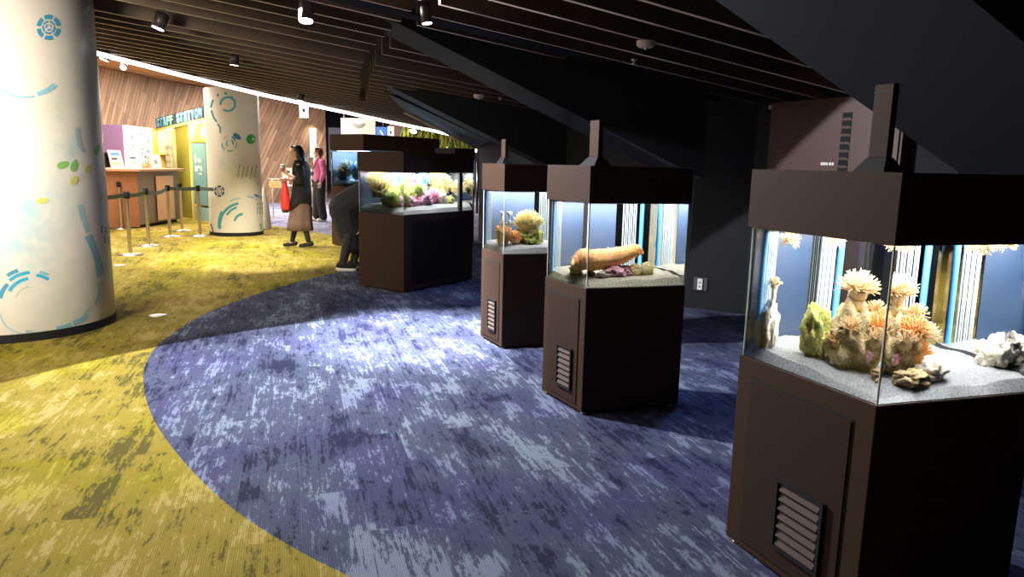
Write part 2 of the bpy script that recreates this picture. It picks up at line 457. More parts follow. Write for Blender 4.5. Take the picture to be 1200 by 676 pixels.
mb = MB()
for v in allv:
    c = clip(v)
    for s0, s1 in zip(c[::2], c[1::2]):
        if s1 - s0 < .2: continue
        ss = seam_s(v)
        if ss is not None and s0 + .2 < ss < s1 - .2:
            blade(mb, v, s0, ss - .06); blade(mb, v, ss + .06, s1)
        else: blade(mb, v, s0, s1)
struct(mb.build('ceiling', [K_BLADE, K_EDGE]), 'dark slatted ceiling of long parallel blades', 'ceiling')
mb = MB(); mb.prism(plan, lambda p: ceil_z(p) + .15, lambda p: ceil_z(p) + .20)
struct(mb.build('ceiling_backing', K_CEILB), 'dark void above the ceiling blades', 'ceiling')
# track recess running with the blades
mb = MB()
q0, q1 = ceil_at(420, 3), ceil_at(671, 62)
vv = (q0.dot(V0) + q1.dot(V0)) / 2
for dv in (-.045, .045):
    a = V0 * (vv + dv) + HZ * (q0.dot(HZ) - 2.5); b = V0 * (vv + dv) + HZ * (q1.dot(HZ) + .2)
    mb.tube([(a.x, a.y, ceil_z(a) - .005), (b.x, b.y, ceil_z(b) - .005)], .016, 4, smooth=False)
tag(mb.build('lighting_track', K_BLACK), 'twin black lighting track running with the ceiling blades', 'lighting track')

# ---- upper ceiling beyond the light line
up = [(p.x, p.y) for p in led] + [(led[-1].x + .4, led[-1].y + 1.5), (3.3, 33), (-13, 33), (-13, -4), (-9.5, -4)]
mb = MB(); mb.prism(up, 3.56, 3.62)
struct(mb.build('ceiling_upper', mat('warm_void', (.10, .05, .03), .8)), 'warm brown slatted upper ceiling beyond the light line', 'ceiling')
mb = MB()
for k in range(70):
    y = -3 + k * .5
    a = Vector((-13, y - 3, 0)); b = a + Vector((1, .38, 0)) * 16
    # clip to the upper outline by sampling
    seg = None
    def inside(p):
        c = False; n = len(up)
        for i in range(n):
            x1, y1 = up[i]; x2, y2 = up[(i + 1) % n]
            if (y1 > p[1]) != (y2 > p[1]) and p[0] < (x2 - x1) * (p[1] - y1) / (y2 - y1) + x1: c = not c
        return c
    st = None
    for j in range(161):
        p = a + (b - a) * (j / 160)
        if inside((p.x, p.y)):
            if st is None: st = p
            en = p
        elif st is not None:
            break
    if st is not None and (en - st).length > .3:
        d = (en - st).normalized(); n = Vector((-d.y, d.x, 0)) * .02
        mb.prism([lp2(st - n), lp2(en - n), lp2(en + n), lp2(st + n)], 3.42, 3.56)
struct(mb.build('ceiling_upper_slats', K_EDGE2), 'warm brown slats under the upper ceiling', 'ceiling')
mb = MB()
for i in range(len(led) - 1):
    a, b = led[i], led[i + 1]
    mb.hexa([(a.x, a.y, a.z + .04), (b.x, b.y, b.z + .04), (b.x - .03, b.y + .03, b.z + .04), (a.x - .03, a.y + .03, a.z + .04)],
            [(a.x, a.y, 3.6), (b.x, b.y, 3.6), (b.x - .03, b.y + .03, 3.6), (a.x - .03, a.y + .03, 3.6)])
struct(mb.build('trim_1', mat('fascia', (.10, .07, .05), .7)), 'fascia between the two ceilings', 'trim')
t = thing('led_line_light', led[3], 'long bright white line of light edging the slatted ceiling', 'light')
mb = MB(); mb.tube(led, .022, 6, smooth=False); mb.build('glowing_strip', K_LED, t)
mb = MB(); mb.tube([p + Vector((0, 0, .034)) for p in led], .016, 4, smooth=False); mb.build('mounting_rail', K_METAL, t)

# ---- raking fins (dark slanting beams) coming down from the ceiling to the wall
def fin(name, far, near, label, up_=1.2):
    """far / near: edges of the soffit as two 3-D points each; walls of the fin rise from them"""
    mb = MB()
    b = [far[0], far[1], near[1], near[0]]
    t_ = [(p[0], p[1], p[2] + up_) for p in b]
    mb.hexa([tuple(p) for p in b], t_)
    return struct(mb.build(name, K_FIN), label, 'beam')
def ext(a, b, k): a = Vector(a); b = Vector(b); return a + (b - a) * k
def fin2(name, pa, pb, w, label, k0=-.1, k1=1.25, h=1.2):
    """soffit far edge runs pa->pb; the near edge is parallel, w nearer to the middle of the room"""
    d_ = (pb - pa); n_ = Vector((d_.y, -d_.x, 0)).normalized() * w
    a_, b_ = ext(pa, pb, k0), ext(pa, pb, k1)
    fin(name, (a_, b_), (a_ + n_, b_ + n_), label, h)
fin2('trim_2', ceil_at(467, 48), at_y(690, 160, 6.6), .55, 'slanting dark fin in the middle of the ceiling', k1=1.5)
fin2('trim_3', ceil_at(455, 106), at_y(592, 174, 10.2), .45, 'farthest slanting dark fin with a pale blue edge', k0=-.03, k1=1.6)
fin2('trim_4', ceil_at(838, 0), at_y(1019, 128, 4.07), 1.15, 'nearest broad slanting dark fin above the largest aquarium', k0=-.6, k1=1.9)
# dark slope that closes the ceiling at the far right corner of the hall
a, b = ceil_at(474, 131), at_y(560, 173, 13.5)
mb = MB()
c1 = ceil_at(452, 108); d1 = at_y(575, 166, 12.0)
mb.hexa([tuple(a), tuple(b), tuple(d1), tuple(c1)], [(p.x, p.y, p.z + 1.0) for p in (a, b, d1, c1)])
struct(mb.build('trim_5', K_DARKW), 'dark slope at the end of the slatted ceiling', 'trim')
a2, b2 = a + Vector((0, -.02, -.015)), b + Vector((0, -.02, -.015))
mb = MB(); mb.tube([a2, b2], .02, 4); struct(mb.build('trim_6', K_EDGE), 'pale edge strip at the end of the ceiling', 'trim')
# pale vertical edge of the wall end
mb = MB(); mb.tube([(W0[0] - .03, W0[1] - .03, .5), (W0[0] - .03, W0[1] - .03, 1.42)], .022, 8)
struct(mb.build('trim_7', K_METAL), 'thin steel edge on the end of the dark wall', 'trim')
#PART2
# ================================================================== aquariums
def rock_mat(i):
    P = [('reef_rock_brown', [(.17, .10, .05), (.46, .32, .17), (.30, .25, .10), (.78, .66, .46)]),
         ('reef_rock_green', [(.05, .07, .02), (.22, .24, .05), (.36, .34, .08), (.14, .09, .05)]),
         ('reef_rock_purple', [(.12, .05, .06), (.42, .22, .22), (.25, .12, .2), (.6, .45, .42)]),
         ('reef_rock_pink', [(.25, .08, .14), (.75, .35, .45), (.5, .25, .45), (.85, .65, .7)]),
         ('reef_rock_pale', [(.45, .38, .3), (.75, .68, .55), (.88, .84, .74), (.5, .4, .25)]),
         ('reef_rock_blue', [(.03, .10, .20), (.15, .35, .50), (.45, .65, .75), (.08, .15, .3)])]
    return mottled(P[i][0], P[i][1], 22, .9, .6, 6)
def tent_mat(name, a, b): return mottled(name, [a, b], 14, .6, 0)
T_CREAM = tent_mat('anemone_cream', (.78, .55, .28), (.95, .86, .62))
T_ORANGE = tent_mat('anemone_orange', (.80, .36, .08), (.95, .66, .34))
T_YELLOW = tent_mat('coral_yellow', (.62, .50, .16), (.92, .84, .52))
T_WHITE = tent_mat('coral_white', (.80, .80, .68), (.95, .95, .9))
T_PEACH = tent_mat('anemone_peach', (.78, .34, .09), (.93, .56, .24))
T_GREEN = tent_mat('coral_green', (.18, .26, .06), (.38, .46, .12))
T_BLUE = tent_mat('coral_blue', (.12, .3, .55), (.6, .8, .95))
T_PINK = tent_mat('coral_pink', (.6, .22, .35), (.95, .6, .7))
SAND = mottled('white_coral_sand', [(.50, .52, .52), (.80, .83, .84), (.90, .92, .92)], 130, .95, .9, 2, [.36, .46, .6])
SANDY = mottled('yellowish_coral_sand', [(.50, .42, .22), (.80, .76, .52), (.92, .90, .78)], 130, .95, .9, 2, [.36, .46, .6])
SANDW = mottled('white_sand', [(.78, .80, .82), (.92, .93, .93)], 40, .95, .6, 2)

def urand(rng):
    while True:
        v = Vector((rng.uniform(-1, 1), rng.uniform(-1, 1), rng.uniform(-1, 1)))
        if .1 < v.length < 1: return v.normalized()
def tentacles(mb, c, r, n, ln, th, rng, droop=.3, up=0.0, seg=3):
    c = Vector(c)
    for _ in range(n):
        d = urand(rng)
        if d.z < up - .3: d.z = -d.z
        d = (d + Vector((0, 0, up))).normalized()
        s_ = c + d * r * .7; pts = [s_]; side = urand(rng) * .35
        for k in range(seg):
            d = (d + side * .5 + Vector((0, 0, -droop * .3))).normalized(); pts.append(pts[-1] + d * (ln / seg) * rng.uniform(.8, 1.2))
        mb.tube(pts, [th * (1 - .55 * i / seg) for i in range(seg + 1)], 5)
def anemone(name, c, r, m, label, group=None, n=70, ln=.05, th=.0035, stalk=None, seed=1, up=.35, squash=.75):
    rng = random.Random(seed); mb = MB()
    mb.ell(c, (r * .9, r * .9, r * squash), sub=3, disp=.25, seed=seed); tentacles(mb, c, r * 1.0, int(n * 1.9), ln, th, rng, up=up)
    if stalk: mb.tube([Vector(c) - Vector((0, 0, stalk)), Vector(c)], [r * .55, r * .7], 12)
    o = mb.build(name, m); return tag(o, label, 'anemone' if 'anemone' in name else 'coral', group)
def rock(c, r, m, label, seed=0, parts=1, name='reef_rock', group=None, disp=.45, cat='rock'):
    mb = MB(); rng = random.Random(seed)
    mb.ell(c, r, sub=4, disp=disp, seed=seed, freq=2.2)
    for k in range(parts - 1):
        a = rng.uniform(0, 2 * PI); q = (c[0] + math.cos(a) * r[0] * .6, c[1] + math.sin(a) * r[1] * .6, c[2] + rng.uniform(-.3, .5) * r[2])
        s_ = rng.uniform(.4, .65); mb.ell(q, (r[0] * s_, r[1] * s_, r[2] * s_), sub=3, disp=disp, seed=seed + k + 5, freq=2.5)
    o = mb.build(name, m); return tag(o, label, cat, group)
def bushy(c, r, m, label, seed=0, n=160, ln=.03, th=.004, name='branching_coral', group=None, squash=.8, core=None, cat='coral'):
    mb = MB(); rng = random.Random(seed)
    mb.ell(c, (r[0] * .85, r[1] * .85, r[2] * .85), sub=3, disp=.3, seed=seed)
    for _ in range(n):
        d = urand(rng)
        if d.z < -.2: d.z = -d.z
        p = Vector(c) + Vector((d.x * r[0], d.y * r[1], d.z * r[2])) * .8
        e = p + d * ln * rng.uniform(.6, 1.3) + Vector((rng.uniform(-.4, .4), rng.uniform(-.4, .4), rng.uniform(0, .6))) * ln
        mb.tube([p, (p + e) / 2 + urand(rng) * ln * .2, e], [th, th * .9, th * .6], 5)
    return tag(mb.build(name, m), label, cat, group)

class Tank:
    def __init__(s, F, L, Rr, zb, zg, zh, label, group=None, door=True, vent=True, power=60, sandm=None, sand_label='', lamp=(1, 1, 1), sandz=.035, slope=.05, inset=.014, mesh_front=False, panel=(.03, .62), pipes=True, duct=None, name='aquarium'):
        s.F = Vector(F); s.L = Vector(L); s.R = Vector(Rr); s.zb = zb; s.zg = zg; s.zh = zh
        B = s.L + s.R - s.F
        c = (s.F + B) / 2
        t = s.t = thing(name, (c.x, c.y, 0), label, 'aquarium', group)
        lu = (s.R - s.F).length; lv = (s.L - s.F).length
        s.lu, s.lv = lu, lv
        P = s.P
        e = lambda d: (d / lu, d / lv)
        # cabinet
        mb = MB(); mb.prism([P(0, 0), P(1, 0), P(1, 1), P(0, 1)], .016, zb)
        cab = mb.build('cabinet', K_LAM, t, bevel=.003)
        for (u, v) in ((.04, .05), (.93, .05), (.04, .95), (.93, .95)):
            mb = MB(); p = P(u, v); mb.lathe((p[0], p[1], 0), [(.016, 0), (.016, .010), (.008, .010), (.008, .018)], 14); mb.build('levelling_foot', K_METAL, t)
        if door:
            g = .005 / lu
            mb = MB()
            mb.prism([P(-.001, .13), P(-.001 - g, .13), P(-.001 - g, .87), P(-.001, .87)], .045, zb - .075)
            dr = mb.build('door', K_DOOR, t, bevel=.0015)
            gm = MB()                      # shadow gap round the door
            q = .0014 / lu
            for (v0, v1, z0, z1) in ((.119, .13, .04, zb - .066), (.87, .881, .04, zb - .066), (.119, .881, zb - .075, zb - .066)):
                gm.prism([P(-.0001, v0), P(-q, v0), P(-q, v1), P(-.0001, v1)], z0, z1)
            gm.build('door_gap', K_HOODIN, t)
            if vent:
                vt = MB(); v0, v1, z0, z1 = .25, .56, .12, .35
                h = .006 / lu; G = -.001 - g
                fr = .02
                for (a0, a1, b0, b1) in ((v0 - fr, v0, z0 - .01, z1 + .01), (v1, v1 + fr, z0 - .01, z1 + .01), (v0, v1, z0 - .01, z0), (v0, v1, z1, z1 + .01)):
                    vt.prism([P(G, a0), P(G - 2.2 * h, a0), P(G - 2.2 * h, a1), P(G, a1)], b0, b1)
                vt.prism([P(G, v0), P(G - .15 * h, v0), P(G - .15 * h, v1), P(G, v1)], z0, z1)
                vo = vt.build('vent_grille', K_BLACK, dr)
                vb = MB(); n = 7
                for k in range(n):
                    za = z0 + (z1 - z0) * (k + .12) / n; zc = z0 + (z1 - z0) * (k + .72) / n
                    a0, a1 = v0 + .012, v1 - .012
                    A = lambda u, v, z: (*P(u, v), z)
                    vb.hexa([A(G - 2.0 * h, a0, za), A(G - 2.0 * h, a1, za), A(G - .3 * h, a1, zc), A(G - .3 * h, a0, zc)],
                            [A(G - 2.0 * h, a0, za + .003), A(G - 2.0 * h, a1, za + .003), A(G - .3 * h, a1, zc + .003), A(G - .3 * h, a0, zc + .003)])
                vb.build('blades', K_SLAT, dr)
        if mesh_front:
            mb = MB(); q = .004 / lv
            for k in range(38):
                z = .09 + k * (zb - .16) / 38
                mb.prism([P(.10, -.0005), P(.10, -q), P(.86, -q), P(.86, -.0005)], z, z + .008)
            mb.build('louvred_front', K_BLACK, t)
        # hood
        o1 = .004
        mb = MB(); a, b = o1 / lu, o1 / lv
        mb.prism([P(-a, -b), P(1 + a, -b), P(1 + a, 1 + b), P(-a, 1 + b)], zg, zh)
        mb.build('hood', K_LAM, t, bevel=.002)
        # water and panes
        ia, ib = .006 / lu, .006 / lv; ja, jb = .006 / lu, inset / lv
        s.w = (ia, 1 - ja, ib, 1 - jb)
        mb = MB(); mb.prism([P(ia, ib), P(1 - ja, ib), P(1 - ja, 1 - jb), P(ia, 1 - jb)], zb + .001, zg - .001)
        mb.build('glass_tank', M_WATER, t)
        # corner seam and base line
        for (u, v, q) in ((ia, ib, .0035), (ia, 1 - jb, .003), (1 - ja, ib, .003)):
            mb = MB(); p = P(u, v); mb.lathe((p[0], p[1], zb), [(q, .002), (q, zg - zb - .002)], 8)
            tag(mb.build('corner_seam', K_SEAM, t), 'pale silicone seam')
        # back panel on the rear side, inside the tank
        k = .004 / lv
        if panel:
            mb = MB(); mb.prism([P(panel[0], 1 - jb - k), P(panel[1], 1 - jb - k), P(panel[1], 1 - jb - 2.5 * k), P(panel[0], 1 - jb - 2.5 * k)], zb + .004, zg - .004)
            tag(mb.build('back_panel', K_BLUEP, t), 'deep blue back panel')
        if pipes:
            # ribbed overflow column and pale blue standpipe near the rear corner
            mb = MB()
            for k_ in range(7):
                p = P(.69 + .022 * k_, .93 - .004 * (k_ % 2)); mb.lathe((p[0], p[1], zb), [(.0045, .004), (.0045, zg - zb - .004)], 8)
            tag(mb.build('overflow_ribs', K_OVER, t), 'pale ribbed overflow column')
            mb = MB(); p = P(.885, .93); mb.lathe((p[0], p[1], zb), [(.013, .004), (.013, zg - zb - .004)], 20)
            tag(mb.build('standpipe', K_PIPE, t), 'light blue standpipe')
            mb = MB(); p = P(.05, .90); mb.lathe((p[0], p[1], zb), [(.012, .004), (.012, zg - zb - .004)], 20)
            tag(mb.build('standpipe', K_PIPE, t), 'light blue standpipe')
            mb = MB()
            for k_ in range(6):
                p = P(.11 + .02 * k_, .93); mb.lathe((p[0], p[1], zb), [(.0045, .004), (.0045, zg - zb - .004)], 8)
            tag(mb.build('overflow_ribs', K_OVER, t), 'pale ribbed overflow column')
        # sand
        n = 40; vs = []; fs = []; m0 = .020
        u0, u1, v0, v1 = ia + m0 / lu, 1 - ja - m0 / lu, ib + m0 / lv, 1 - jb - m0 / lv
        s.sz = lambda u, v: zb + sandz * (.35 + .65 * min(1, min(u, v) / .12)) + slope * (.5 * u + .5 * v) + .012 * mnoise.noise(Vector((u * 5, v * 5, zb * 9)))
        for i in range(n + 1):
            for j in range(n + 1):
                u = u0 + (u1 - u0) * i / n; v = v0 + (v1 - v0) * j / n; x, y = P(u, v)
                vs.append((x, y, s.sz(u, v) + .003 * mnoise.noise(Vector((x * 60, y * 60, 0)))))
        for i in range(n):
            for j in range(n):
                a = i * (n + 1) + j; fs.append((a, a + n + 1, a + n + 2, a + 1))
        base = len(vs)
        ringi = [i * (n + 1) for i in range(n + 1)] + [n * (n + 1) + j for j in range(1, n + 1)] + [i * (n + 1) + n for i in range(n - 1, -1, -1)] + [j for j in range(n - 1, 0, -1)]
        cx_, cy_ = P(.5, .5)
        for q in ringi:
            i_, j_ = q // (n + 1), q % (n + 1); g = .0175
            uu = u0 + (u1 - u0) * i_ / n; vv = v0 + (v1 - v0) * j_ / n
            if i_ == 0: uu -= g / lu
            if i_ == n: uu += g / lu
            if j_ == 0: vv -= g / lv
            if j_ == n: vv += g / lv
            x, y = P(uu, vv); vs.append((x, y, zb + .003))
        m_ = len(ringi)
        for q in range(m_): fs.append((ringi[q], base + q, base + (q + 1) % m_, ringi[(q + 1) % m_]))
        fs.append(tuple(base + q for q in range(m_)))
        mb = MB(); mb.add(vs, fs)
        tag(mb.build('sand', sandm or SAND), sand_label, 'sand', kind='stuff')
        # lamp under the hood
        c3 = P(.5, .5)
        l = bpy.data.lights.new('aquarium_lamp', 'AREA'); l.shape = 'RECTANGLE'; l.size = lu * .86; l.size_y = lv * .82
        l.energy = power; l.color = lamp
        o = bpy.data.objects.new('aquarium_lamp', l); COL.objects.link(o); o.location = (c3[0], c3[1], zg - .012); o.rotation_euler = (0, 0, math.atan2((s.R - s.F).y, (s.R - s.F).x))
        if duct:
            (dx, dy, w, zt) = duct
            ax = (s.L - s.F).normalized(); bx = Vector((ax.y, -ax.x))
            cc = Vector((dx, dy))
            w2_ = w * .35
            def rect(w1, w2): return [tuple(cc + ax * (sx * w1 / 2) + bx * (sy * w2 / 2)) for sx, sy in ((-1, -1), (1, -1), (1, 1), (-1, 1))]
            lo, hi = rect(w * 1.7, w * 1.3), rect(w * 1.05, w2_ * 1.2)
            mb = MB(); mb.hexa([(p[0], p[1], zh) for p in lo], [(p[0], p[1], zh + .05) for p in hi])
            mb.build('duct_plinth', K_BLACK, t)
            mb = MB(); mb.prism(rect(w, w2_), zh + .05, zt); mb.build('duct', K_LAM, t, bevel=.002)
            mb = MB(); mb.prism(rect(w * 1.04, w2_ * 1.1), zt - .03, zt - .024); mb.build('duct_joint', K_BLACK, t)
    def P(s, u, v):
        q = s.F + (s.R - s.F) * u + (s.L - s.F) * v
        return (q.x, q.y)
    def at(s, u, v, dz=0):
        x, y = s.P(u, v); return (x, y, s.sz(u, v) + dz)

# ---- nearest aquarium
T4 = Tank((1.066, 2.02), (.84, 2.585), (1.651, 2.192), .73, 1.197, 1.40,
          'nearest and largest-looking black aquarium cabinet, with anemone-covered rocks behind its glass', power=34,
          sand_label='white coral sand on the bed of the nearest aquarium', sandz=.032, slope=.05, duct=(1.285, 2.60, .078, 1.70))
a = T4.at(.33, .40)
rock((a[0], a[1], a[2] + .075), (.095, .085, .125), rock_mat(0), 'tall lumpy brown rock in the middle of the nearest aquarium', 3, 5)
b = T4.at(.22, .58); rock((b[0], b[1], b[2] + .07), (.05, .055, .095), rock_mat(1), 'green mossy rock left of the tall rock in the nearest aquarium', 8, 3)
b = T4.at(.30, .14); rock((b[0], b[1], b[2] + .01), (.055, .05, .03), rock_mat(0), 'low flat brown rock at the foot of the tall rock, nearest the front corner glass', 12, 2)
b = T4.at(.42, .16); rock((b[0], b[1], b[2] + .02), (.05, .045, .035), rock_mat(4), 'low pale rock beside the flat brown rock in the nearest aquarium', 14, 2)
anemone('sea_anemone', (a[0] - .005, a[1], a[2] + .235), .036, T_CREAM, 'cream anemone with long tentacles on top of the tall rock, nearest aquarium', 'anemones on the tall rock', 90, .055, .0032, .05, 21)
anemone('sea_anemone', (a[0] + .05, a[1] - .055, a[2] + .125), .036, T_ORANGE, 'orange centred anemone on the right shoulder of the tall rock, nearest aquarium', 'anemones on the tall rock', 90, .045, .0032, None, 22)
anemone('sea_anemone', (a[0] + .10, a[1] + .01, a[2] + .10), .035, T_CREAM, 'cream anemone hanging on the right flank of the tall rock, nearest aquarium', 'anemones on the tall rock', 80, .045, .0032, .05, 23)
anemone('sea_anemone', (a[0] + .075, a[1] - .03, a[2] + .05), .034, T_ORANGE, 'orange anemone low on the right side of the tall rock, nearest aquarium', 'anemones on the tall rock', 80, .04, .003, None, 24)
anemone('sea_anemone', (a[0] - .045, a[1] - .04, a[2] + .12), .026, T_CREAM, 'small cream anemone on the left shoulder of the tall rock, nearest aquarium', 'anemones on the tall rock', 60, .035, .0028, None, 25)
for i_, (dx, dy, dz, r_, w_) in enumerate(((.065, -.02, .175, .024, 'upper right'), (-.07, .0, .07, .022, 'lower left'), (.02, -.085, .10, .026, 'front'))):
    anemone('sea_anemone', (a[0] + dx, a[1] + dy, a[2] + dz), r_, T_CREAM if i_ != 1 else T_ORANGE, f'little pale anemone on the {w_} face of the tall rock, nearest aquarium', 'anemones on the tall rock', 60, .032, .0026, None, 90 + i_)
anemone('pink_coral', (a[0] - .01, a[1] - .09, a[2] + .05), .018, T_PINK, 'small pink coral on the front of the tall rock, nearest aquarium', None, 30, .012, .003, None, 26)
b = T4.at(.93, .30); rock((b[0], b[1], b[2] + .04), (.06, .06, .055), rock_mat(4), 'white knobbly rock at the right end of the nearest aquarium', 31, 3)
b = T4.at(.10, .85); rock((b[0], b[1], b[2] + .06), (.035, .04, .09), rock_mat(4), 'narrow pale rock in the left rear of the nearest aquarium', 33, 3)
anemone('sea_anemone', (b[0] + .01, b[1], b[2] + .21), .016, T_CREAM, 'small cream anemone on the narrow rock at the left rear, nearest aquarium', None, 40, .025, .0025, .06, 34)
for i, (u, v, w_) in enumerate(((.17, .80, 'left rear'), (.62, .80, 'middle rear'), (.97, .62, 'right'))):
    b = T4.P(u, v); anemone('sea_anemone', (b[0], b[1], 1.165), .018, T_CREAM, f'cream anemone clinging under the hood at the {w_} of the nearest aquarium', 'anemones under the hood of the nearest aquarium', 50, .032, .0026, None, 40 + i, up=-.2)

# ---- second aquarium (orange anemone)
T3 = Tank((.410, 3.950), (.2, 4.36), (1.0, 4.13), .73, 1.197, 1.40,
          'second nearest black aquarium cabinet, holding one long orange anemone', power=34, sandm=SANDY,
          sand_label='yellowish coral sand in the aquarium with the long orange anemone', sandz=.035, slope=.045, duct=(.475, 4.33, .095, 1.66))
a = T3.at(.40, .36); ax = (T3.R - T3.F).normalized(); rq = Vector((ax.x, ax.y, 0)).to_track_quat('X', 'Z')
rq = Matrix.Rotation(math.atan2(ax.y, ax.x), 3, 'Z').to_quaternion()
mb = MB(); rng = random.Random(5)
cpt = [(-.20, -.005), (-.13, .012), (-.04, .02), (.05, .04), (.12, .062), (.155, .055)]
rad = [.045, .062, .058, .05, .038, .02]
pts = [Vector((a[0] + ax.x * x, a[1] + ax.y * x, a[2] + .085 + z)) for x, z in cpt]
mb.tube(pts, rad, 20)
for k in range(len(pts)): mb.ell(pts[k], (rad[k], rad[k], rad[k] * .98), sub=3, disp=.12, seed=k)
for k in range(520):
    i = rng.randrange(len(pts) - 1); f = rng.random(); p = pts[i].lerp(pts[i + 1], f); r_ = rad[i] * (1 - f) + rad[i + 1] * f; d = urand(rng)
    mb.tube([p + d * r_ * .9, p + d * (r_ + .009)], [.0028, .0018], 4)
tag(mb.build('carpet_anemone', T_PEACH), 'long orange fuzzy anemone lying over rocks in the second nearest aquarium', 'anemone')
for i, (u, v, r_, m_, w_) in enumerate(((.36, .26, .05, 2, 'purple brown rock under the right half of the orange anemone'), (.50, .34, .045, 2, 'reddish rock beneath the raised end of the orange anemone'), (.14, .45, .04, 0, 'brown rock under the left end of the orange anemone'), (.24, .22, .028, 4, 'small white rubble stone in front of the orange anemone'))):
    b = T3.at(u, v); rock((b[0], b[1], b[2] + r_ * .4), (r_ * 1.3, r_, r_ * .8), rock_mat(m_), w_, 50 + i, 3)
for i, (u, v, r_) in enumerate(((.60, .30, .040), (.71, .30, .046))):
    b = T3.at(u, v); bushy((b[0], b[1], b[2] + r_ * .6), (r_, r_, r_), T_YELLOW, ('smaller' if i == 0 else 'larger') + ' yellow button coral on the sand right of the orange anemone', 60 + i, 90, .008, .004, 'button_coral')

# ---- third aquarium
T2 = Tank((-.0715, 5.40), (-.249, 5.77), (.53, 5.57), .73, 1.197, 1.40,
          'third aquarium cabinet, partly hidden behind the one with the orange anemone', power=34, sandm=SANDW,
          sand_label='bright white sand in the partly hidden third aquarium', sandz=.05, slope=.03, duct=(-.10 + .02, 5.69, .07, 1.585))
b = T2.at(.12, .40); bushy((b[0], b[1], b[2] + .07), (.05, .05, .075), T_ORANGE, 'orange brown polyp coral at the left of the third aquarium', 70, 200, .018, .005, 'polyp_coral')
for i, (dz, dx) in enumerate(((.17, .02), (.24, .03))):
    mb = MB(); rng = random.Random(70 + i)
    for k in range(9):
        d = urand(rng); p = Vector((b[0] + dx, b[1], b[2] + dz)); mb.ell(p + d * .014, (.012, .012, .009), sub=2)
    mb.tube([(b[0] + .01, b[1], b[2] + .08), (b[0] + dx, b[1], b[2] + dz)], .006, 6)
    tag(mb.build('white_polyp', T_WHITE), ('lower' if i == 0 else 'upper') + ' white polyp tuft above the orange polyp coral', 'coral')
b = T2.at(.22, .35); bushy((b[0], b[1], b[2] + .05), (.055, .05, .05), T_ORANGE, 'low orange coral mound in the middle of the third aquarium', 72, 200, .015, .005, 'polyp_coral')
b = T2.at(.45, .50); rock((b[0], b[1], b[2] + .05), (.10, .09, .08), rock_mat(1), 'dark green rock base at the right of the third aquarium', 74, 4)
bushy((b[0] - .01, b[1], b[2] + .15), (.10, .085, .075), T_YELLOW, 'large bushy pale yellow coral crowning the rock in the third aquarium', 75, 420, .035, .005, 'branching_coral')

# ---- fourth aquarium (reef) and those behind it
T1 = Tank((-1.16, 7.67), (-1.73, 8.10), (-.49, 8.77), .84, 1.285, 1.50,
          'wide aquarium cabinet with a crowded colourful reef and a louvred black front', power=85, sandm=SANDW, door=False, vent=False, mesh_front=True,
          sand_label='white sand heaped along the glass of the wide reef aquarium', sandz=.075, slope=.02, pipes=False, panel=(.02, .98))
mb = MB(); p = T1.P(.79, .012); mb.box((p[0], p[1], 1.0625), (.05, .05, .44), rz=.9); mb.build('pane_post', K_BLACK, T1.t)
rng = random.Random(9)
reef = [(.16, .72, T_YELLOW, 'b', .13, .24, 'pale yellow coral thicket behind the pink topped mound'), (.33, .74, T_PINK, 'b', .10, .22, 'mauve coral at the back left of the reef'), (.55, .76, T_BLUE, 'b', .11, .20, 'blue coral at the back of the reef centre'), (.78, .70, T_YELLOW, 'b', .13, .20, 'cream coral thicket at the back right of the reef'), (.30, .30, T_GREEN, 'b', .06, .15, 'green coral tuft in front of the mauve coral'), (.14, .38, rock_mat(0), 'r', .08, .08, 'brown rock low at the left of the reef'), (.08, .60, T_YELLOW, 'b', .12, .17, 'tall yellow branching coral at the left end of the reef'), (.05, .30, T_GREEN, 'b', .07, .07, 'low green coral by the left corner of the reef'),
        (.22, .45, rock_mat(1), 'r', .12, .15, 'dark green reef mound left of centre'), (.25, .62, T_PINK, 'b', .06, .24, 'pink coral topping the green mound of the reef'),
        (.20, .22, rock_mat(3), 'r', .09, .07, 'pink rock at the foot of the green reef mound'), (.36, .30, rock_mat(3), 'r', .11, .09, 'pink and mauve rock at the centre front of the reef'),
        (.42, .60, rock_mat(5), 'r', .12, .16, 'blue grey rock at the centre back of the reef'), (.48, .62, T_BLUE, 'b', .07, .25, 'blue purple coral above the centre of the reef'),
        (.50, .26, T_PINK, 'b', .08, .06, 'pale pink soft coral low in the reef'), (.62, .50, rock_mat(0), 'r', .14, .14, 'brown reef mound right of centre'),
        (.64, .50, T_YELLOW, 'b', .14, .24, 'broad yellow cream coral spread over the brown reef mound'), (.62, .20, rock_mat(4), 'r', .08, .08, 'rounded pale rock in front of the yellow coral'),
        (.74, .22, rock_mat(1), 'r', .06, .06, 'small dark rock right of the pale rounded rock'), (.90, .35, T_YELLOW, 'b', .09, .14, 'yellow feathery coral at the right end of the reef')]
for i, (u, v, m_, kd, r_, z, w_) in enumerate(reef):
    b = T1.at(max(u, .10), max(v, .30) if kd == 'r' else max(v, .34))
    if kd == 'r': rock((b[0], b[1], b[2] + z * .55), (r_ * 1.1, r_ * .85, z), m_, w_, 80 + i, 4)
    else: bushy((b[0], b[1], b[2] + z), (r_ * 1.1, r_ * .75, r_ * .85), m_, w_, 80 + i, 300, .045, .005, 'reef_coral')

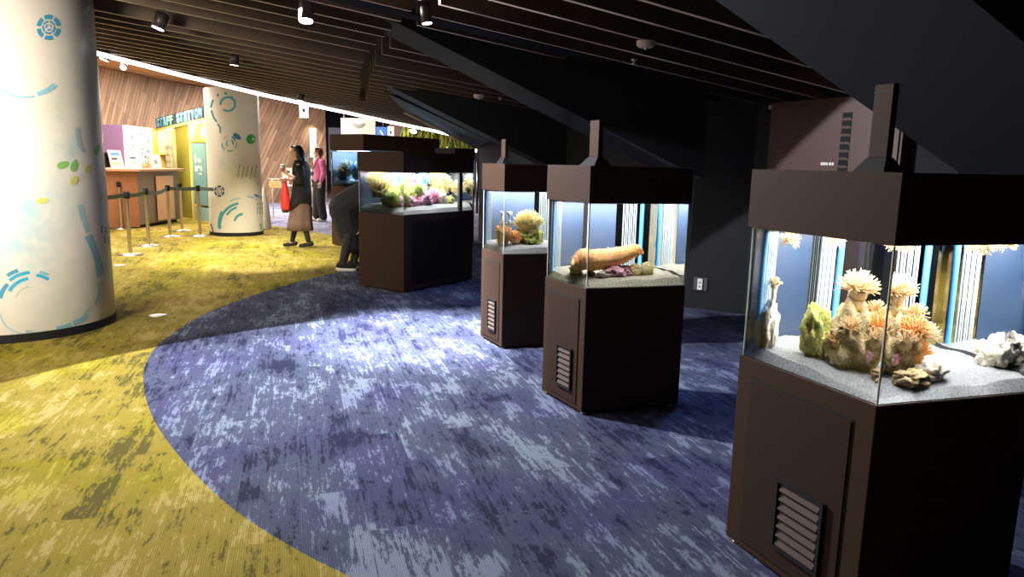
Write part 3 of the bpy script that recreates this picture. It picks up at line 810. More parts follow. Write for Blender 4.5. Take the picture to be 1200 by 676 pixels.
T0 = Tank((-2.38, 11.57), (-3.02, 12.05), (-1.36, 13.25), .98, 1.56, 1.81,
          'tall dark aquarium cabinet with blue-lit reef behind the bending visitor', power=120, sandm=SANDW, door=False, vent=False,
          sand_label='pale sand in the blue lit tall aquarium', sandz=.10, slope=.0, pipes=False, panel=(.02, .98), lamp=(.55, .8, 1))
for i, (u, v, z, m_, w_) in enumerate(((.10, .30, .20, T_BLUE, 'blue branching coral low at the left of the tall aquarium'), (.08, .62, .28, T_WHITE, 'white blue coral high at the left of the tall aquarium'), (.3, .5, .24, T_BLUE, 'blue coral in the middle of the tall aquarium'), (.12, .75, .12, rock_mat(5), 'blue grey rock at the rear left of the tall aquarium'))):
    b = T0.at(u, v); bushy((b[0], b[1], b[2] + z * .6), (.15, .13, .12), m_, w_, 100 + i, 200, .06, .010, 'reef_coral')
T5 = Tank((-1.0, 12.25), (-1.36, 12.62), (-.70, 12.85), .95, 1.45, 1.64,
          'farthest dark aquarium cabinet whose hood shows above the wide reef aquarium', power=12, door=False, vent=False, sandm=SANDW,
          sand_label='white sand in the farthest aquarium', pipes=False)

# ================================================================== access cabinet on the wall
A0 = Vector((2.28, 6.66)); dc = Vector((.46, -.9)).normalized(); nc = Vector((-dc.y, dc.x)) * -1
if nc.x > 0: nc = -nc
t = thing('access_cabinet', (2.6, 6.2, 0), 'tall brown metal access cabinet with louvre slots on the dark wall', 'cabinet')
K_BROWN = mat('brown_metal', (.060, .027, .019), .5)
def cq(a, n): q = A0 + dc * a + nc * n; return (q.x, q.y)
mb = MB(); mb.prism([cq(0, 0), cq(1.30, 0), cq(1.30, -.09), cq(0, -.09)], 0, 1.985); mb.build('body', K_BROWN, t)
mb = MB(); mb.prism([cq(.02, .002), cq(1.08, .002), cq(1.08, .014), cq(.02, .014)], .06, 1.945); dr = mb.build('door', K_BROWN, t, bevel=.002)
mb = MB()
for k in range(9):
    z = 1.86 - k * .062; mb.prism([cq(.77, .0141), cq(.86, .0141), cq(.86, .017), cq(.77, .017)], z - .045, z)
mb.build('louvre_slot', K_HOODIN, dr)
for k in range(9):
    mb = MB(); z = 1.86 - k * .062; mb.prism([cq(.77, .017), cq(.86, .017), cq(.86, .030), cq(.77, .030)], z - .049, z - .042)
    mb.build('louvre_lip', K_BROWN, dr)
mb = MB()
for k, w_ in enumerate((.024, .022, .016, .020, .018)):
    a_ = .60 + k * .027; mb.prism([cq(a_, .0142), cq(a_ + w_, .0142), cq(a_ + w_, .0155), cq(a_, .0155)], 1.445, 1.468)
tag(mb.build('small_label', K_WHITE, dr), 'small white label')
mb = MB(); mb.prism([cq(-.012, .0), cq(.012, .0), cq(.012, .022), cq(-.012, .022)], 1.93, 1.965); mb.build('hinge', K_WHITE, t)
mb = MB(); mb.prism([cq(1.12, .002), cq(1.28, .002), cq(1.28, .014), cq(1.12, .014)], .06, 1.945); mb.build('door', K_BROWN, t, bevel=.002)

# wall socket beside the second aquarium
o_ = at_z(819, 334, 0)
q = W1; wd = (Vector(W2) - Vector(W1)).normalized(); wn = Vector((wd.y, -wd.x))
sp = Vector(W1) + wd * .13
def sq(a, n): z_ = sp + wd * a + wn * n; return (z_.x, z_.y)
t = thing('wall_socket', (sp.x, sp.y, .25), 'white double socket on a dark plate, low on the wall beside the second aquarium', 'socket')
mb = MB(); mb.prism([sq(-.07, .001), sq(.07, .001), sq(.07, .014), sq(-.07, .014)], .19, .32); mb.build('plate', mat('socket_grey', (.06, .06, .065), .5), t)
mb = MB(); mb.prism([sq(-.025, .014), sq(.025, .014), sq(.025, .03), sq(-.025, .03)], .20, .31); so_ = mb.build('socket', K_WHITE, t)
mb = MB()
for z in (.225, .265): mb.prism([sq(-.006, .03), sq(.006, .03), sq(.006, .032), sq(-.006, .032)], z, z + .015)
mb.build('slot', K_BLACK, so_)
t = mb = MB(); mb.tube([(*sq(-.06, .03), .2), (*sq(-.09, .05), .12), (*sq(-.14, .06), .03), (*sq(-.2, .12), .006)], .004, 6)
tag(mb.build('power_cord', K_BLACK), 'thin black power cord dropping from the wall socket', 'cord')
#PART3
# ================================================================== painted columns
def column_mat(name, c, blots):
    """cream wrap with soft water-colour washes; blots: (x,y,z,radius,colour)"""
    m, t, b = nt(name); N = t.nodes.new; L = t.links.new
    tc = N('ShaderNodeTexCoord')
    n = N('ShaderNodeTexNoise'); n.inputs['Scale'].default_value = 9; n.inputs['Detail'].default_value = 8; n.inputs['Roughness'].default_value = .75
    L(tc.outputs['Object'], n.inputs['Vector'])
    cur = None; base = (.72, .68, .60, 1)
    for (x, y, z, r_, col) in blots:
        d = N('ShaderNodeVectorMath'); d.operation = 'DISTANCE'; d.inputs[1].default_value = (x - c[0], y - c[1], z); L(tc.outputs['Object'], d.inputs[0])
        mr = N('ShaderNodeMapRange'); mr.inputs[1].default_value = r_; mr.inputs[2].default_value = 0; mr.inputs[3].default_value = 0; mr.inputs[4].default_value = .68; L(d.outputs['Value'], mr.inputs[0])
        a = N('ShaderNodeMath'); a.operation = 'MULTIPLY_ADD'; a.inputs[1].default_value = 2.2; a.inputs[2].default_value = -1.1; L(n.outputs[0], a.inputs[0])
        a2 = N('ShaderNodeMath'); a2.operation = 'ADD'; L(a.outputs[0], a2.inputs[0]); L(mr.outputs[0], a2.inputs[1])
        a3 = N('ShaderNodeMath'); a3.operation = 'MULTIPLY'; a3.use_clamp = True; L(a2.outputs[0], a3.inputs[0]); L(mr.outputs[0], a3.inputs[1])
        mx = N('ShaderNodeMixRGB'); mx.inputs['Color2'].default_value = (*col, 1); mx.inputs['Color1'].default_value = base
        L(a3.outputs[0], mx.inputs['Fac'])
        if cur: L(cur, mx.inputs['Color1'])
        cur = mx.outputs[0]
    L(cur, b.inputs['Base Color']); b.inputs['Roughness'].default_value = .38; b.inputs['Specular IOR Level'].default_value = .4
    return m
PAL = {'blue': (.03, .20, .42), 'mid': (.06, .30, .48), 'pale': (.24, .48, .58), 'teal': (.05, .32, .40), 'green': (.05, .36, .08), 'leaf': (.22, .50, .12),
       'yellow': (.66, .62, .16), 'dark': (.16, .22, .24), 'lpale': (.38, .54, .57), 'faint': (.50, .56, .46), 'navy': (.04, .07, .16), 'cyan': (.03, .38, .62)}
PM = {k: mat('paint_' + k, v, .45) for k, v in PAL.items()}
class Column:
    def __init__(s, c, r, zt, label, blots, rb=None):
        s.c = Vector((*c, 0)); s.r = r
        s.t = thing('painted_column', (c[0], c[1], 0), label, 'column')
        mb = MB(); mb.lathe((c[0], c[1], 0), [(rb or r, .06), (r, .5), (r, zt - .02), (r - .02, zt)], 96)
        bl = [(*s.hit(px, py), r_, col) for (px, py, r_, col) in blots]
        mb.build('wrap', column_mat('wrap_' + str(round(r, 2)), c, bl), s.t)
        mb = MB(); mb.lathe((c[0], c[1], 0), [((rb or r) + .006, 0), ((rb or r) + .006, .065)], 96); mb.build('base_ring', K_BLACK, s.t)
        s.mb = {}
    def hit(s, x, y):
        d = ray(x, y); o = CO - s.c; r_ = s.r + .0025
        A = d.x ** 2 + d.y ** 2; B = 2 * (o.x * d.x + o.y * d.y); C = o.x ** 2 + o.y ** 2 - r_ ** 2
        D = B * B - 4 * A * C
        if D < 0: D = 0
        p = CO + d * ((-B - math.sqrt(D)) / (2 * A)); return p
    def poly(s, pts, col):
        """small flat shapes: fan from the centroid"""
        mb = s.mb.setdefault(col, MB()); h = [s.hit(*p) for p in pts]
        cx = sum(p[0] for p in pts) / len(pts); cy = sum(p[1] for p in pts) / len(pts)
        mb.add([s.hit(cx, cy)] + h, [(0, (i + 1) % len(pts) + 1, i + 1) for i in range(len(pts))])
    def band(s, cx, cy, rx, ry, a0, a1, w, col, n=None):
        n = n or max(2, int(abs(a1 - a0) / 8)); mb = s.mb.setdefault(col, MB()); vs = []
        for i in range(n + 1):
            a = R(a0 + (a1 - a0) * i / n)
            for k in (-.5, .5):
                q = 1 + k * w / max(rx, ry); vs.append(s.hit(cx + rx * q * math.cos(a), cy - ry * q * math.sin(a)))
        mb.add(vs, [(2 * i, 2 * i + 2, 2 * i + 3, 2 * i + 1) for i in range(n)])
    def stroke(s, pts, w, col):
        mb = s.mb.setdefault(col, MB()); vs = []
        for i, p in enumerate(pts):
            a = pts[max(0, i - 1)]; b = pts[min(len(pts) - 1, i + 1)]; d = Vector((b[0] - a[0], b[1] - a[1])).normalized(); nn = Vector((-d.y, d.x)) * w / 2
            vs += [s.hit(p[0] - nn.x, p[1] - nn.y), s.hit(p[0] + nn.x, p[1] + nn.y)]
        mb.add(vs, [(2 * i, 2 * i + 2, 2 * i + 3, 2 * i + 1) for i in range(len(pts) - 1)])
    def leaf(s, x, y, l, w, ang, col):
        pts = []
        for i in range(14):
            a = 2 * PI * i / 14; u = math.cos(a) * l / 2; v = math.sin(a) * w / 2 * (1 - .25 * math.cos(a)); c_, s_ = math.cos(R(ang)), math.sin(R(ang))
            pts.append((x + u * c_ - v * s_, y - u * s_ - v * c_))
        s.poly(pts, col)
    def rosette(s, x, y, r_, col, sq=.92):
        for k in range(6): s.band(x, y, r_ * .80 * sq, r_ * .80, k * 60 + 8, k * 60 + 54, r_ * .32, col)
        for k in range(5): s.band(x, y, r_ * .45 * sq, r_ * .45, k * 72 + 20, k * 72 + 80, r_ * .13, col)
        for k in range(3): s.band(x, y, r_ * .2 * sq, r_ * .2, k * 120, k * 120 + 80, r_ * .1, col)
    def done(s):
        ks = list(s.mb)
        big = MB()
        for i, k in enumerate(ks):
            big.mi = i; big.add(s.mb[k].v, s.mb[k].f)
        o = big.build('mural', [PM[k] for k in ks], s.t); tag(o, 'painted motifs of rings, arcs and leaves')

C1 = Column((-4.07, 5.86), .70, 3.3, 'large cream painted column in the left foreground, with a blue rosette and leaves',
            [(20, 175, .45, (.18, .50, .62)), (14, 285, .55, (.04, .42, .62)), (86, 175, .20, (.16, .50, .60)), (30, 240, .5, (.25, .52, .62)), (95, 240, .35, (.40, .55, .52)), (80, 350, .8, (.50, .57, .50)), (60, 120, .5, (.52, .54, .40)), (112, 90, .9, (.44, .50, .38))])
C1.rosette(57, 32, 15.5, 'mid', .95)
C1.band(30, 78, 42, 36, 228, 285, 3, 'pale'); C1.band(30, 78, 44, 34, 288, 322, 7, 'pale')
for x, y, l, w, a, c_ in ((74, 193, 15, 8, 20, 'leaf'), (87, 194, 15, 8, 75, 'leaf'), (114, 175, 14, 6, 70, 'leaf'), (102, 12, 12, 5, 60, 'faint'), (87, 211, 12, 8, 60, 'yellow'), (104, 197, 12, 6, 60, 'yellow'), (50, 235, 15, 7, 5, 'yellow'), (119, 231, 10, 4, 80, 'yellow'), (110, 60, 20, 3, -70, 'faint')): C1.leaf(x, y, l, w, a, c_)
C1.stroke([(94, 240), (97, 255), (103, 272)], 6, 'lpale')
C1.stroke([(101, 277), (108, 290), (113, 305), (116, 325)], 5, 'pale'); C1.stroke([(106, 275), (113, 290), (118, 307), (121, 322)], 3, 'pale')
C1.stroke([(117, 330), (117, 345), (112, 357)], 4, 'lpale')
C1.stroke([(107, 358), (99, 368)], 3, 'lpale')
C1.stroke([(66, 385), (76, 383), (84, 380)], 5, 'pale'); C1.stroke([(86, 379), (95, 375), (102, 369)], 6, 'pale'); C1.stroke([(52, 391), (70, 391), (88, 387), (103, 380)], 4, 'lpale'); C1.stroke([(30, 388), (45, 391)], 4, 'lpale')
C1.band(38, 352, 38, 33, 95, 135, 4, 'cyan'); C1.band(38, 352, 30, 26, 100, 155, 4, 'cyan'); C1.band(38, 352, 33, 30, 55, 82, 4, 'cyan'); C1.band(38, 352, 40, 34, 62, 78, 4, 'pale')
C1.band(38, 352, 46, 38, 112, 130, 5, 'mid'); C1.band(38, 352, 38, 30, 140, 175, 5, 'mid'); C1.band(30, 365, 30, 26, 185, 260, 2, 'lpale'); C1.band(38, 352, 20, 17, 100, 170, 2, 'faint')
for x, y in ((119, 268), (124, 269), (128, 267), (123, 280), (127, 281)): C1.stroke([(x, y - 4), (x + .5, y + 5)], 1.6, 'dark')
C1.stroke([(90, 150), (93, 170), (99, 178)], 5, 'lpale')
C1.done()

C2 = Column((-5.15, 13.49), .465, 2.615, 'cream painted column in mid hall, with a solid green dot and a coiled blue line',
            [(262, 192, .35, (.36, .52, .56)), (284, 190, .22, (.32, .52, .62)), (304, 140, .5, (.50, .56, .32)), (250, 130, .7, (.58, .46, .32)), (268, 215, .5, (.52, .50, .38))])
C2.band(267, 122, 8.5, 8, -130, 185, 2.6, 'teal')
C2.stroke([(273, 114), (264, 109), (255, 111), (249, 118), (247, 126)], 2.4, 'teal'); C2.stroke([(247.5, 129), (250, 137), (254, 143)], 2.2, 'teal'); C2.stroke([(255, 145), (258, 150), (258, 156)], 2, 'teal')
C2.poly([(294 + 5.4 * math.cos(2 * PI * k / 20), 163 - 5.8 * math.sin(2 * PI * k / 20)) for k in range(20)], 'green')
C2.leaf(278, 160, 11, 6, -35, 'blue')
for a0, a1, r_, c_ in ((20, 70, 8, 'mid'), (-40, 10, 9, 'pale'), (100, 150, 9, 'faint'), (-110, -60, 9, 'pale'), (180, 230, 10, 'pale'), (-20, 60, 4.5, 'mid'), (120, 240, 4, 'pale')): C2.band(269, 168, r_ * .9, r_, a0, a1, 2, c_)
C2.rosette(257, 224, 7, 'navy')
for r_ in range(3):
    for k in range(5):
        x = 281 + k * 5 - r_ * 1; y = 195 + r_ * 5 + (k % 2) * 2; C2.stroke([(x, y - 2), (x - .8, y + 2.5)], .9, 'dark')
for r_ in range(3):
    for k in range(3): C2.stroke([(302 + k * 3, 237 + r_ * 5), (301.5 + k * 3, 241 + r_ * 5)], .8, 'dark')
C2.band(284, 262, 26, 24, 100, 178, 3, 'teal'); C2.band(284, 262, 21, 20, 108, 150, 2.5, 'teal'); C2.band(284, 262, 27, 28, 150, 192, 4, 'teal'); C2.band(287, 262, 30, 32, 62, 85, 2, 'pale'); C2.band(284, 262, 29, 30, 95, 120, 2.5, 'lpale')
C2.band(284, 262, 9.5, 11, 88, 165, 3, 'teal'); C2.leaf(302, 230, 10, 3, -25, 'teal'); C2.leaf(299, 118, 9, 3, 35, 'yellow'); C2.leaf(303, 184, 9, 3, 70, 'yellow'); C2.stroke([(305, 262), (308, 270)], 3, 'leaf'); C2.stroke([(247, 262), (250, 273)], 1.5, 'navy')
C2.done()

# ================================================================== staff counter
def rectP(a, b, depth, side=1):
    a = Vector(a); b = Vector(b); d = (b - a).normalized(); n = Vector((-d.y, d.x)) * depth * side
    return [tuple(a), tuple(b), tuple(b + n), tuple(a + n)]
K_OR = mat('orange_brown_laminate', (.42, .17, .08), .45, noise=.08)
K_GREY = mat('warm_grey_laminate', (.26, .20, .17), .5)
K_PEACH = mat('peach_panel', (.85, .52, .34), .5)
K_TOP = mat('counter_top', (.62, .34, .22), .4)
ca, cb, ccn = Vector((-8.05, 13.75)), Vector((-7.32, 14.2)), Vector((-7.28, 15.85))
t = thing('reception_counter', (-7.8, 14.9, 0), 'reception counter with brown end, grey front and a peach panel, behind the queue posts', 'counter')
mb = MB(); mb.prism([tuple(ca), tuple(cb), (-7.9, 14.5), (-8.6, 14.1)], .02, 1.10); mb.build('end_panel', K_OR, t)
mb = MB(); mb.prism([tuple(cb), tuple(ccn), (-7.9, 15.85), (-7.9, 14.5)], .06, 1.10); mb.build('front', K_GREY, t)
mb = MB(); mb.prism([(-7.279, 14.85), (-7.262, 14.85), (-7.245, 15.55), (-7.262, 15.55)], .10, 1.0); mb.build('peach_panel', K_PEACH, t)
mb = MB(); mb.prism([(-8.1, 13.68), (-7.2, 14.1), (-7.14, 15.9), (-8.0, 15.9), (-8.7, 14.1)], 1.10, 1.145); mb.build('counter_top', K_TOP, t, bevel=.004)
mb = MB(); mb.prism([(-8.0, 13.8), (-7.36, 14.2), (-7.33, 15.8), (-7.9, 15.8)], 0, .06); mb.build('plinth', K_BLACK, t)
def card(name, p, w, h, rz, tilt, m, label, cat, back=True, group=None, art=None):
    t_ = thing(name, p, label, cat, group)
    Mx = Matrix.Translation(Vector(p)) @ Matrix.Rotation(rz, 4, 'Z') @ Matrix.Rotation(tilt, 4, 'X')
    mb_ = MB(); vs = [Mx @ Vector(q) for q in ((-w / 2, 0, 0), (w / 2, 0, 0), (w / 2, .006, 0), (-w / 2, .006, 0), (-w / 2, 0, h), (w / 2, 0, h), (w / 2, .006, h), (-w / 2, .006, h))]
    mb_.hexa(vs[:4], vs[4:]); mb_.build('board', m, t_)
    if art:
        for (x0, z0, x1, z1, mm) in art:
            mb_ = MB(); vs = [Mx @ Vector(q) for q in ((x0 * w, -.002, z0 * h), (x1 * w, -.002, z0 * h), (x1 * w, -.0005, z0 * h), (x0 * w, -.0005, z0 * h), (x0 * w, -.002, z1 * h), (x1 * w, -.002, z1 * h), (x1 * w, -.0005, z1 * h), (x0 * w, -.0005, z1 * h))]
            mb_.hexa(vs[:4], vs[4:]); mb_.build('printed_block', mm, t_)
    if back:
        mb_ = MB(); vs = [Mx @ Vector((0, .006, h * .7)), Mx @ Vector((0, .006, 0))]; fp = Mx @ Vector((0, .1 * h / .25, 0)); fp.z = p[2]
        mb_.tube([vs[0], fp], .004, 5); mb_.build('strut', K_WHITE, t_)
    return t_
K_PAPER = mat('paper', (.82, .80, .72), .6); K_INK = mat('ink_dark', (.08, .10, .18), .6); K_GREENP = mat('print_green', (.3, .5, .3), .6); K_REDP = mat('print_red', (.7, .2, .12), .6); K_BLUEPR = mat('print_blue', (.12, .3, .6), .6)
art1 = [(-.35, .70, .35, .88, K_BLUEPR), (-.35, .45, .1, .6, K_INK), (-.35, .2, .3, .35, K_GREENP)]
card('leaflet_stand', (-7.75, 14.35, 1.146), .30, .36, R(70), R(-14), K_PAPER, 'pale upright leaflet board at the near end of the counter', 'stand', art=art1)
card('leaflet_stand', (-7.60, 14.72, 1.146), .24, .34, R(62), R(-20), K_PAPER, 'white easel board with a green stripe leaning back on the counter', 'stand', art=[(-.3, .3, .3, .42, K_GREENP), (-.3, .6, .3, .7, K_INK)])
card('framed_notice', (-7.70, 15.80, 1.146), .26, .30, R(62), R(-12), mat('frame_grey', (.32, .30, .26), .4), 'grey framed notice at the far end of the counter', 'notice', art=[(-.38, .12, .38, .88, K_PAPER), (-.2, .3, .2, .6, K_INK)])
def pot(p, r, h, m, label, items):
    t_ = thing('pen_pot', p, label, 'pot'); mb_ = MB(); mb_.lathe(p, [(r * .8, 0), (r, h), (r * .86, h), (r * .7, .01)], 20, cap=False); mb_.lathe(p, [(r * .8, 0), (r * .8, .008)], 20); mb_.build('pot', m, t_)
    for k in range(items):
        a = k * 2.1; mb_ = MB(); mb_.tube([(p[0], p[1], p[2] + .01), (p[0] + math.cos(a) * r * .7, p[1] + math.sin(a) * r * .7, p[2] + h * 1.9)], .006, 6); mb_.build('pen', [K_REDP, K_WHITE, K_BLUEPR][k % 3], t_)
pot((-7.62, 15.12, 1.146), .05, .10, mat('pot_orange', (.8, .35, .15), .4), 'orange pot of pens on the middle of the counter', 3)
pot((-7.55, 15.38, 1.146), .07, .08, K_WHITE, 'white tub with small items beside the orange pot', 2)
mb = MB(); mb.box((-7.62, 15.25, 1.20), (.10, .12, .10), .3); mb.box((-7.62, 15.25, 1.255), (.11, .13, .012), .3)
tag(mb.build('small_box', mat('wood_box', (.55, .36, .2), .5), bevel=.004), 'small wooden box between the pots on the counter', 'box')

# purple photo booth with poster side
K_PURP = mat('purple_panel', (.28, .17, .36), .5)
t = thing('purple_booth', (-8.9, 15.6, 0), 'purple booth with a busy white poster on its side, behind the counter', 'booth')
pa, pb, pc_ = Vector((-9.35, 15.5)), Vector((-8.12, 15.3)), Vector((-8.36, 17.0))
mb = MB(); mb.prism([tuple(pa), tuple(pb), tuple(pc_), (-9.5, 17.1)], 1.45, 2.02); mb.build('canopy', K_PURP, t)
mb = MB(); mb.prism([(-8.45, 15.36), tuple(pb), tuple(pc_), (-8.7, 17.02)], 0, 1.45); mb.build('side_wall', K_PURP, t)
dv = (pc_ - pb).normalized(); nv = Vector((dv.y, -dv.x))
def pq(a, n): q_ = pb + dv * a + nv * n; return (q_.x, q_.y)
mb = MB(); mb.prism([pq(.0, .002), pq(1.7, .002), pq(1.7, .02), pq(0, .02)], .9, 2.02); po = mb.build('poster', K_PAPER, t)
rng = random.Random(3)
mb = MB()
for k in range(70):
    a_ = rng.uniform(.12, 1.5); z = rng.uniform(1.2, 1.9); w_ = rng.uniform(.04, .16); h_ = rng.uniform(.02, .08)
    mb.mi = k % 3; mb.prism([pq(a_, .020), pq(a_ + w_, .020), pq(a_ + w_, .0225), pq(a_, .0225)], z, z + h_)
mb.build('print', [K_INK, K_BLUEPR, mat('print_mauve', (.5, .4, .6), .5)], po)
mb = MB()
for k in range(9): mb.box((-8.95, 15.65, 1.02 + k * .045), (.45, .3, .012), -.1)
mb.box((-9.17, 15.65, .72), (.02, .3, 1.44), -.1); mb.box((-8.73, 15.65, .72), (.02, .3, 1.44), -.1)
mb.build('rack', mat('rack_steel', (.35, .34, .36), .35, .8), t)

# hanging pale banner at the edge of the near column
t = thing('tall_banner', (-7.7, 13.0, 0), 'tall narrow white and blue banner standing just right of the foreground column', 'banner')
mb = MB(); mb.hexa([(-7.62, 13.0, .95), (-7.36, 13.1, .95), (-7.36, 13.12, .95), (-7.62, 13.02, .95)], [(-7.52, 13.0, 1.75), (-7.44, 13.03, 1.75), (-7.44, 13.05, 1.75), (-7.52, 13.02, 1.75)]); mb.build('cloth', mat('banner_white', (.75, .78, .92), .6), t)
mb = MB(); mb.tube([(-7.56, 13.06, .0), (-7.5, 13.06, 1.8)], .012, 8); mb.build('pole', K_METAL, t)
mb = MB(); mb.lathe((-7.56, 13.06, 0), [(.16, 0), (.16, .012)], 24); mb.build('base', K_METAL, t)
mb = MB(); mb.hexa([(-7.45, 12.99, 1.0), (-7.40, 13.01, 1.0), (-7.40, 13.02, 1.0), (-7.45, 13.0, 1.0)], [(-7.50, 12.99, 1.4), (-7.48, 13.0, 1.4), (-7.48, 13.01, 1.4), (-7.50, 13.0, 1.4)]); mb.build('blue_stripe', mat('banner_blue', (.15, .3, .65), .6), t)

# ================================================================== staff station
K_OLIVE = mat('olive_panel', (.27, .25, .03), .55); K_YEL = mat('yellow_inner', (.95, .55, .03), .5); K_YEDGE = mat('pale_yellow_edge', (.92, .80, .25), .5)
K_TEAL = mat('teal_panel', (.13, .30, .30), .5)
SA, SB = Vector((-6.70, 16.0)), Vector((-8.95, 18.3))     # near and far end of the front
sd = (SB - SA).normalized(); sn = Vector((sd.y, -sd.x)); sn = sn if sn.x < 0 else -sn
sl = (SB - SA).length
def ss(a, n): q_ = SA + sd * (a * sl) + sn * n; return (q_.x, q_.y)
# fraction along the front of given photo columns
def frac(px, y=150):
    d_ = ray(px, y); A = SA; 
    # solve A + sd*sl*f  parallel to d_
    den = (sd.x * d_.y - sd.y * d_.x) * sl
    return (A.y * d_.x - A.x * d_.y) / den
f0, f1, f2, f3, f4 = frac(184.5), frac(203), frac(205), frac(221.5), frac(241)
f5 = frac(225)
zT = 2.04
RISE = .19
def zr(p, d=0):
    f_ = (Vector(p) - SA).dot(sd) / sl
    return zT + RISE * (1 - f_) + d
t = thing('staff_station', (-8.3, 18.2, 0), 'yellow and olive shelving booth of the staff station with a teal display front', 'booth')
mb = MB(); mb.prism([ss(f0, -.6), ss(f0, .46), ss(f0 + .03, .46), ss(f0 + .03, -.6)], .0, 2.06); mb.build('olive_side', K_OLIVE, t)
mb = MB(); mb.prism([ss(f0 + .02, .03), ss(f4 - .02, .03), ss(f4 - .02, -.6), ss(f0 + .02, -.6)], lambda p: zr(p, -.06), lambda p: zr(p)); mb.build('top_edge', K_YEDGE, t)
mb = MB(); mb.prism([ss(f0, -.55), ss(f4, -.55), ss(f4, -.6), ss(f0, -.6)], 0, lambda p: zr(p, -.06)); mb.build('yellow_back', K_YEL, t)
mb = MB(); mb.prism([ss(f2, 0), ss(f3, 0), ss(f3, -.5), ss(f2, -.5)], 0, lambda p: zr(p, -.06)); mb.build('olive_pillar', K_OLIVE, t)
for f in (f0, f1, f3 - .006):
    mb = MB(); mb.prism([ss(f + .008, .02), ss(f - .008, .02), ss(f - .008, -.54), ss(f + .008, -.54)], 0, lambda p: zr(p, -.06)); mb.build('upright', K_YEDGE, t)
for z in (.85, 1.42):
    mb = MB(); mb.prism([ss(f0, .0), ss(f1, .0), ss(f1, -.54), ss(f0, -.54)], z, z + .03); mb.build('shelf', K_YEL, t)
mb = MB(); mb.prism([ss(f3, .0), ss(f4, .0), ss(f4, -.54), ss(f3, -.54)], 1.72, 1.75); mb.build('shelf', K_YEL, t)
mb = MB(); mb.prism([ss(f5, .03), ss(f4, .03), ss(f4, -.2), ss(f5, -.2)], .35, 1.70); tp = mb.build('teal_front', K_TEAL, t)
for (a_, z, w_, h_) in ((.2, 1.28, .10, .16), (.2, 1.08, .16, .12), (.42, 1.30, .08, .07), (.55, 1.28, .08, .07), (.42, 1.15, .10, .06), (.58, 1.10, .10, .1), (.45, 1.02, .2, .03)):
    mb = MB(); fa_ = f5 + (f4 - f5) * a_; mb.prism([ss(fa_, .031), ss(fa_ + (f4 - f5) * w_, .031), ss(fa_ + (f4 - f5) * w_, .034), ss(fa_, .034)], z, z + h_)
    mb.build('printed_mark', K_PAPER, tp)
mb = MB(); mb.prism([ss(f5, .01), ss(f4, .01), ss(f4, -.2), ss(f5, -.2)], .0, .30); mb.build('drawer_front', mat('teal_light', (.25, .45, .45), .5), t)
# unseen point lights added to brighten the yellow shelf bays
for (f, z) in (((f0 + f1) / 2, 1.93), ((f3 + f4) / 2, 2.05)):
    l = bpy.data.lights.new('shelf_fill', 'POINT'); l.energy = 45; l.color = (1, .85, .5); l.shadow_soft_size = .08
    o = bpy.data.objects.new('shelf_fill', l); COL.objects.link(o); o.location = (*ss(f, -.15), z)
# things on the shelves
def shelf_thing(name, f, n, z, w, h, m, label, cat):
    mb_ = MB(); p_ = ss(f, n); mb_.ell((p_[0], p_[1], z + h / 2), (w / 2, w / 3, h / 2), sub=3, disp=.15, seed=len(label)); return tag(mb_.build(name, m), label, cat)
p_ = ss((f0 * .6 + f1 * .4), -.2)
mb = MB(); mb.lathe((p_[0], p_[1], 1.451), [(.15, 0), (.15, .06), (.12, .15), (.04, .2)], 24); tag(mb.build('domed_model', mat('model_white', (.7, .7, .75), .5)), 'white domed model on the upper yellow shelf', 'model')
p_ = ss((f0 * .5 + f1 * .5), -.1)
card('shelf_notice', (p_[0], p_[1], .881), .34, .36, math.atan2(sd.y, sd.x) + PI, R(-8), mat('notice_grey', (.4, .42, .36), .5), 'grey framed notice on the lower yellow shelf', 'notice', art=[(-.38, .15, .38, .85, K_PAPER)])
p_ = ss((f3 * .7 + f4 * .3), -.25)
mb = MB(); mb.lathe((p_[0], p_[1], 1.751), [(.13, 0), (.16, .10), (.13, .26), (.07, .34)], 20); tag(mb.build('orange_lantern', mat('lantern', (.85, .45, .15), .4)), 'pale orange rounded lantern on the shelf above the teal front', 'lantern')
# green notice rack with a red ring in front of the olive pillar
p_ = Vector(ss((f2 + f3) / 2 + .03, .25)); rz_ = math.atan2(sd.y, sd.x) + PI
t = thing('notice_rack', (p_.x, p_.y, 0), 'grey green notice rack with a red hoop, standing before the olive pillar', 'rack')
mb = MB(); mb.box((p_.x, p_.y, 1.15), (.5, .04, 1.0), rz_); mb.build('board', mat('rack_green', (.22, .26, .18), .5), t)
mb = MB()
for k in range(6): mb.box((p_.x + sn.x * .024, p_.y + sn.y * .024, .75 + k * .15), (.44, .006, .10), rz_)
mb.build('leaflets', mat('leaflet_olive', (.36, .36, .28), .6), t)
mb = MB(); u_ = Vector((sd.x, sd.y, 0)); pts = []
for k in range(15):
    a_ = R(-100 + k * 13); pts.append(Vector((p_.x, p_.y, 1.10)) + Vector((sn.x, sn.y, 0)) * .05 - u_ * (.02 + .20 * math.cos(a_)) + Vector((0, 0, .45 * math.sin(a_))))
mb.tube(pts, .018, 6); tag(mb.build('hoop', mat('hoop_orange', (.85, .28, .08), .4), t), 'orange red hoop')
for s_ in (-.25, .25):
    mb = MB(); mb.tube([(p_.x + sd.x * s_, p_.y + sd.y * s_, 0), (p_.x + sd.x * s_, p_.y + sd.y * s_, .62)], .015, 6); mb.build('leg', K_METAL, t)
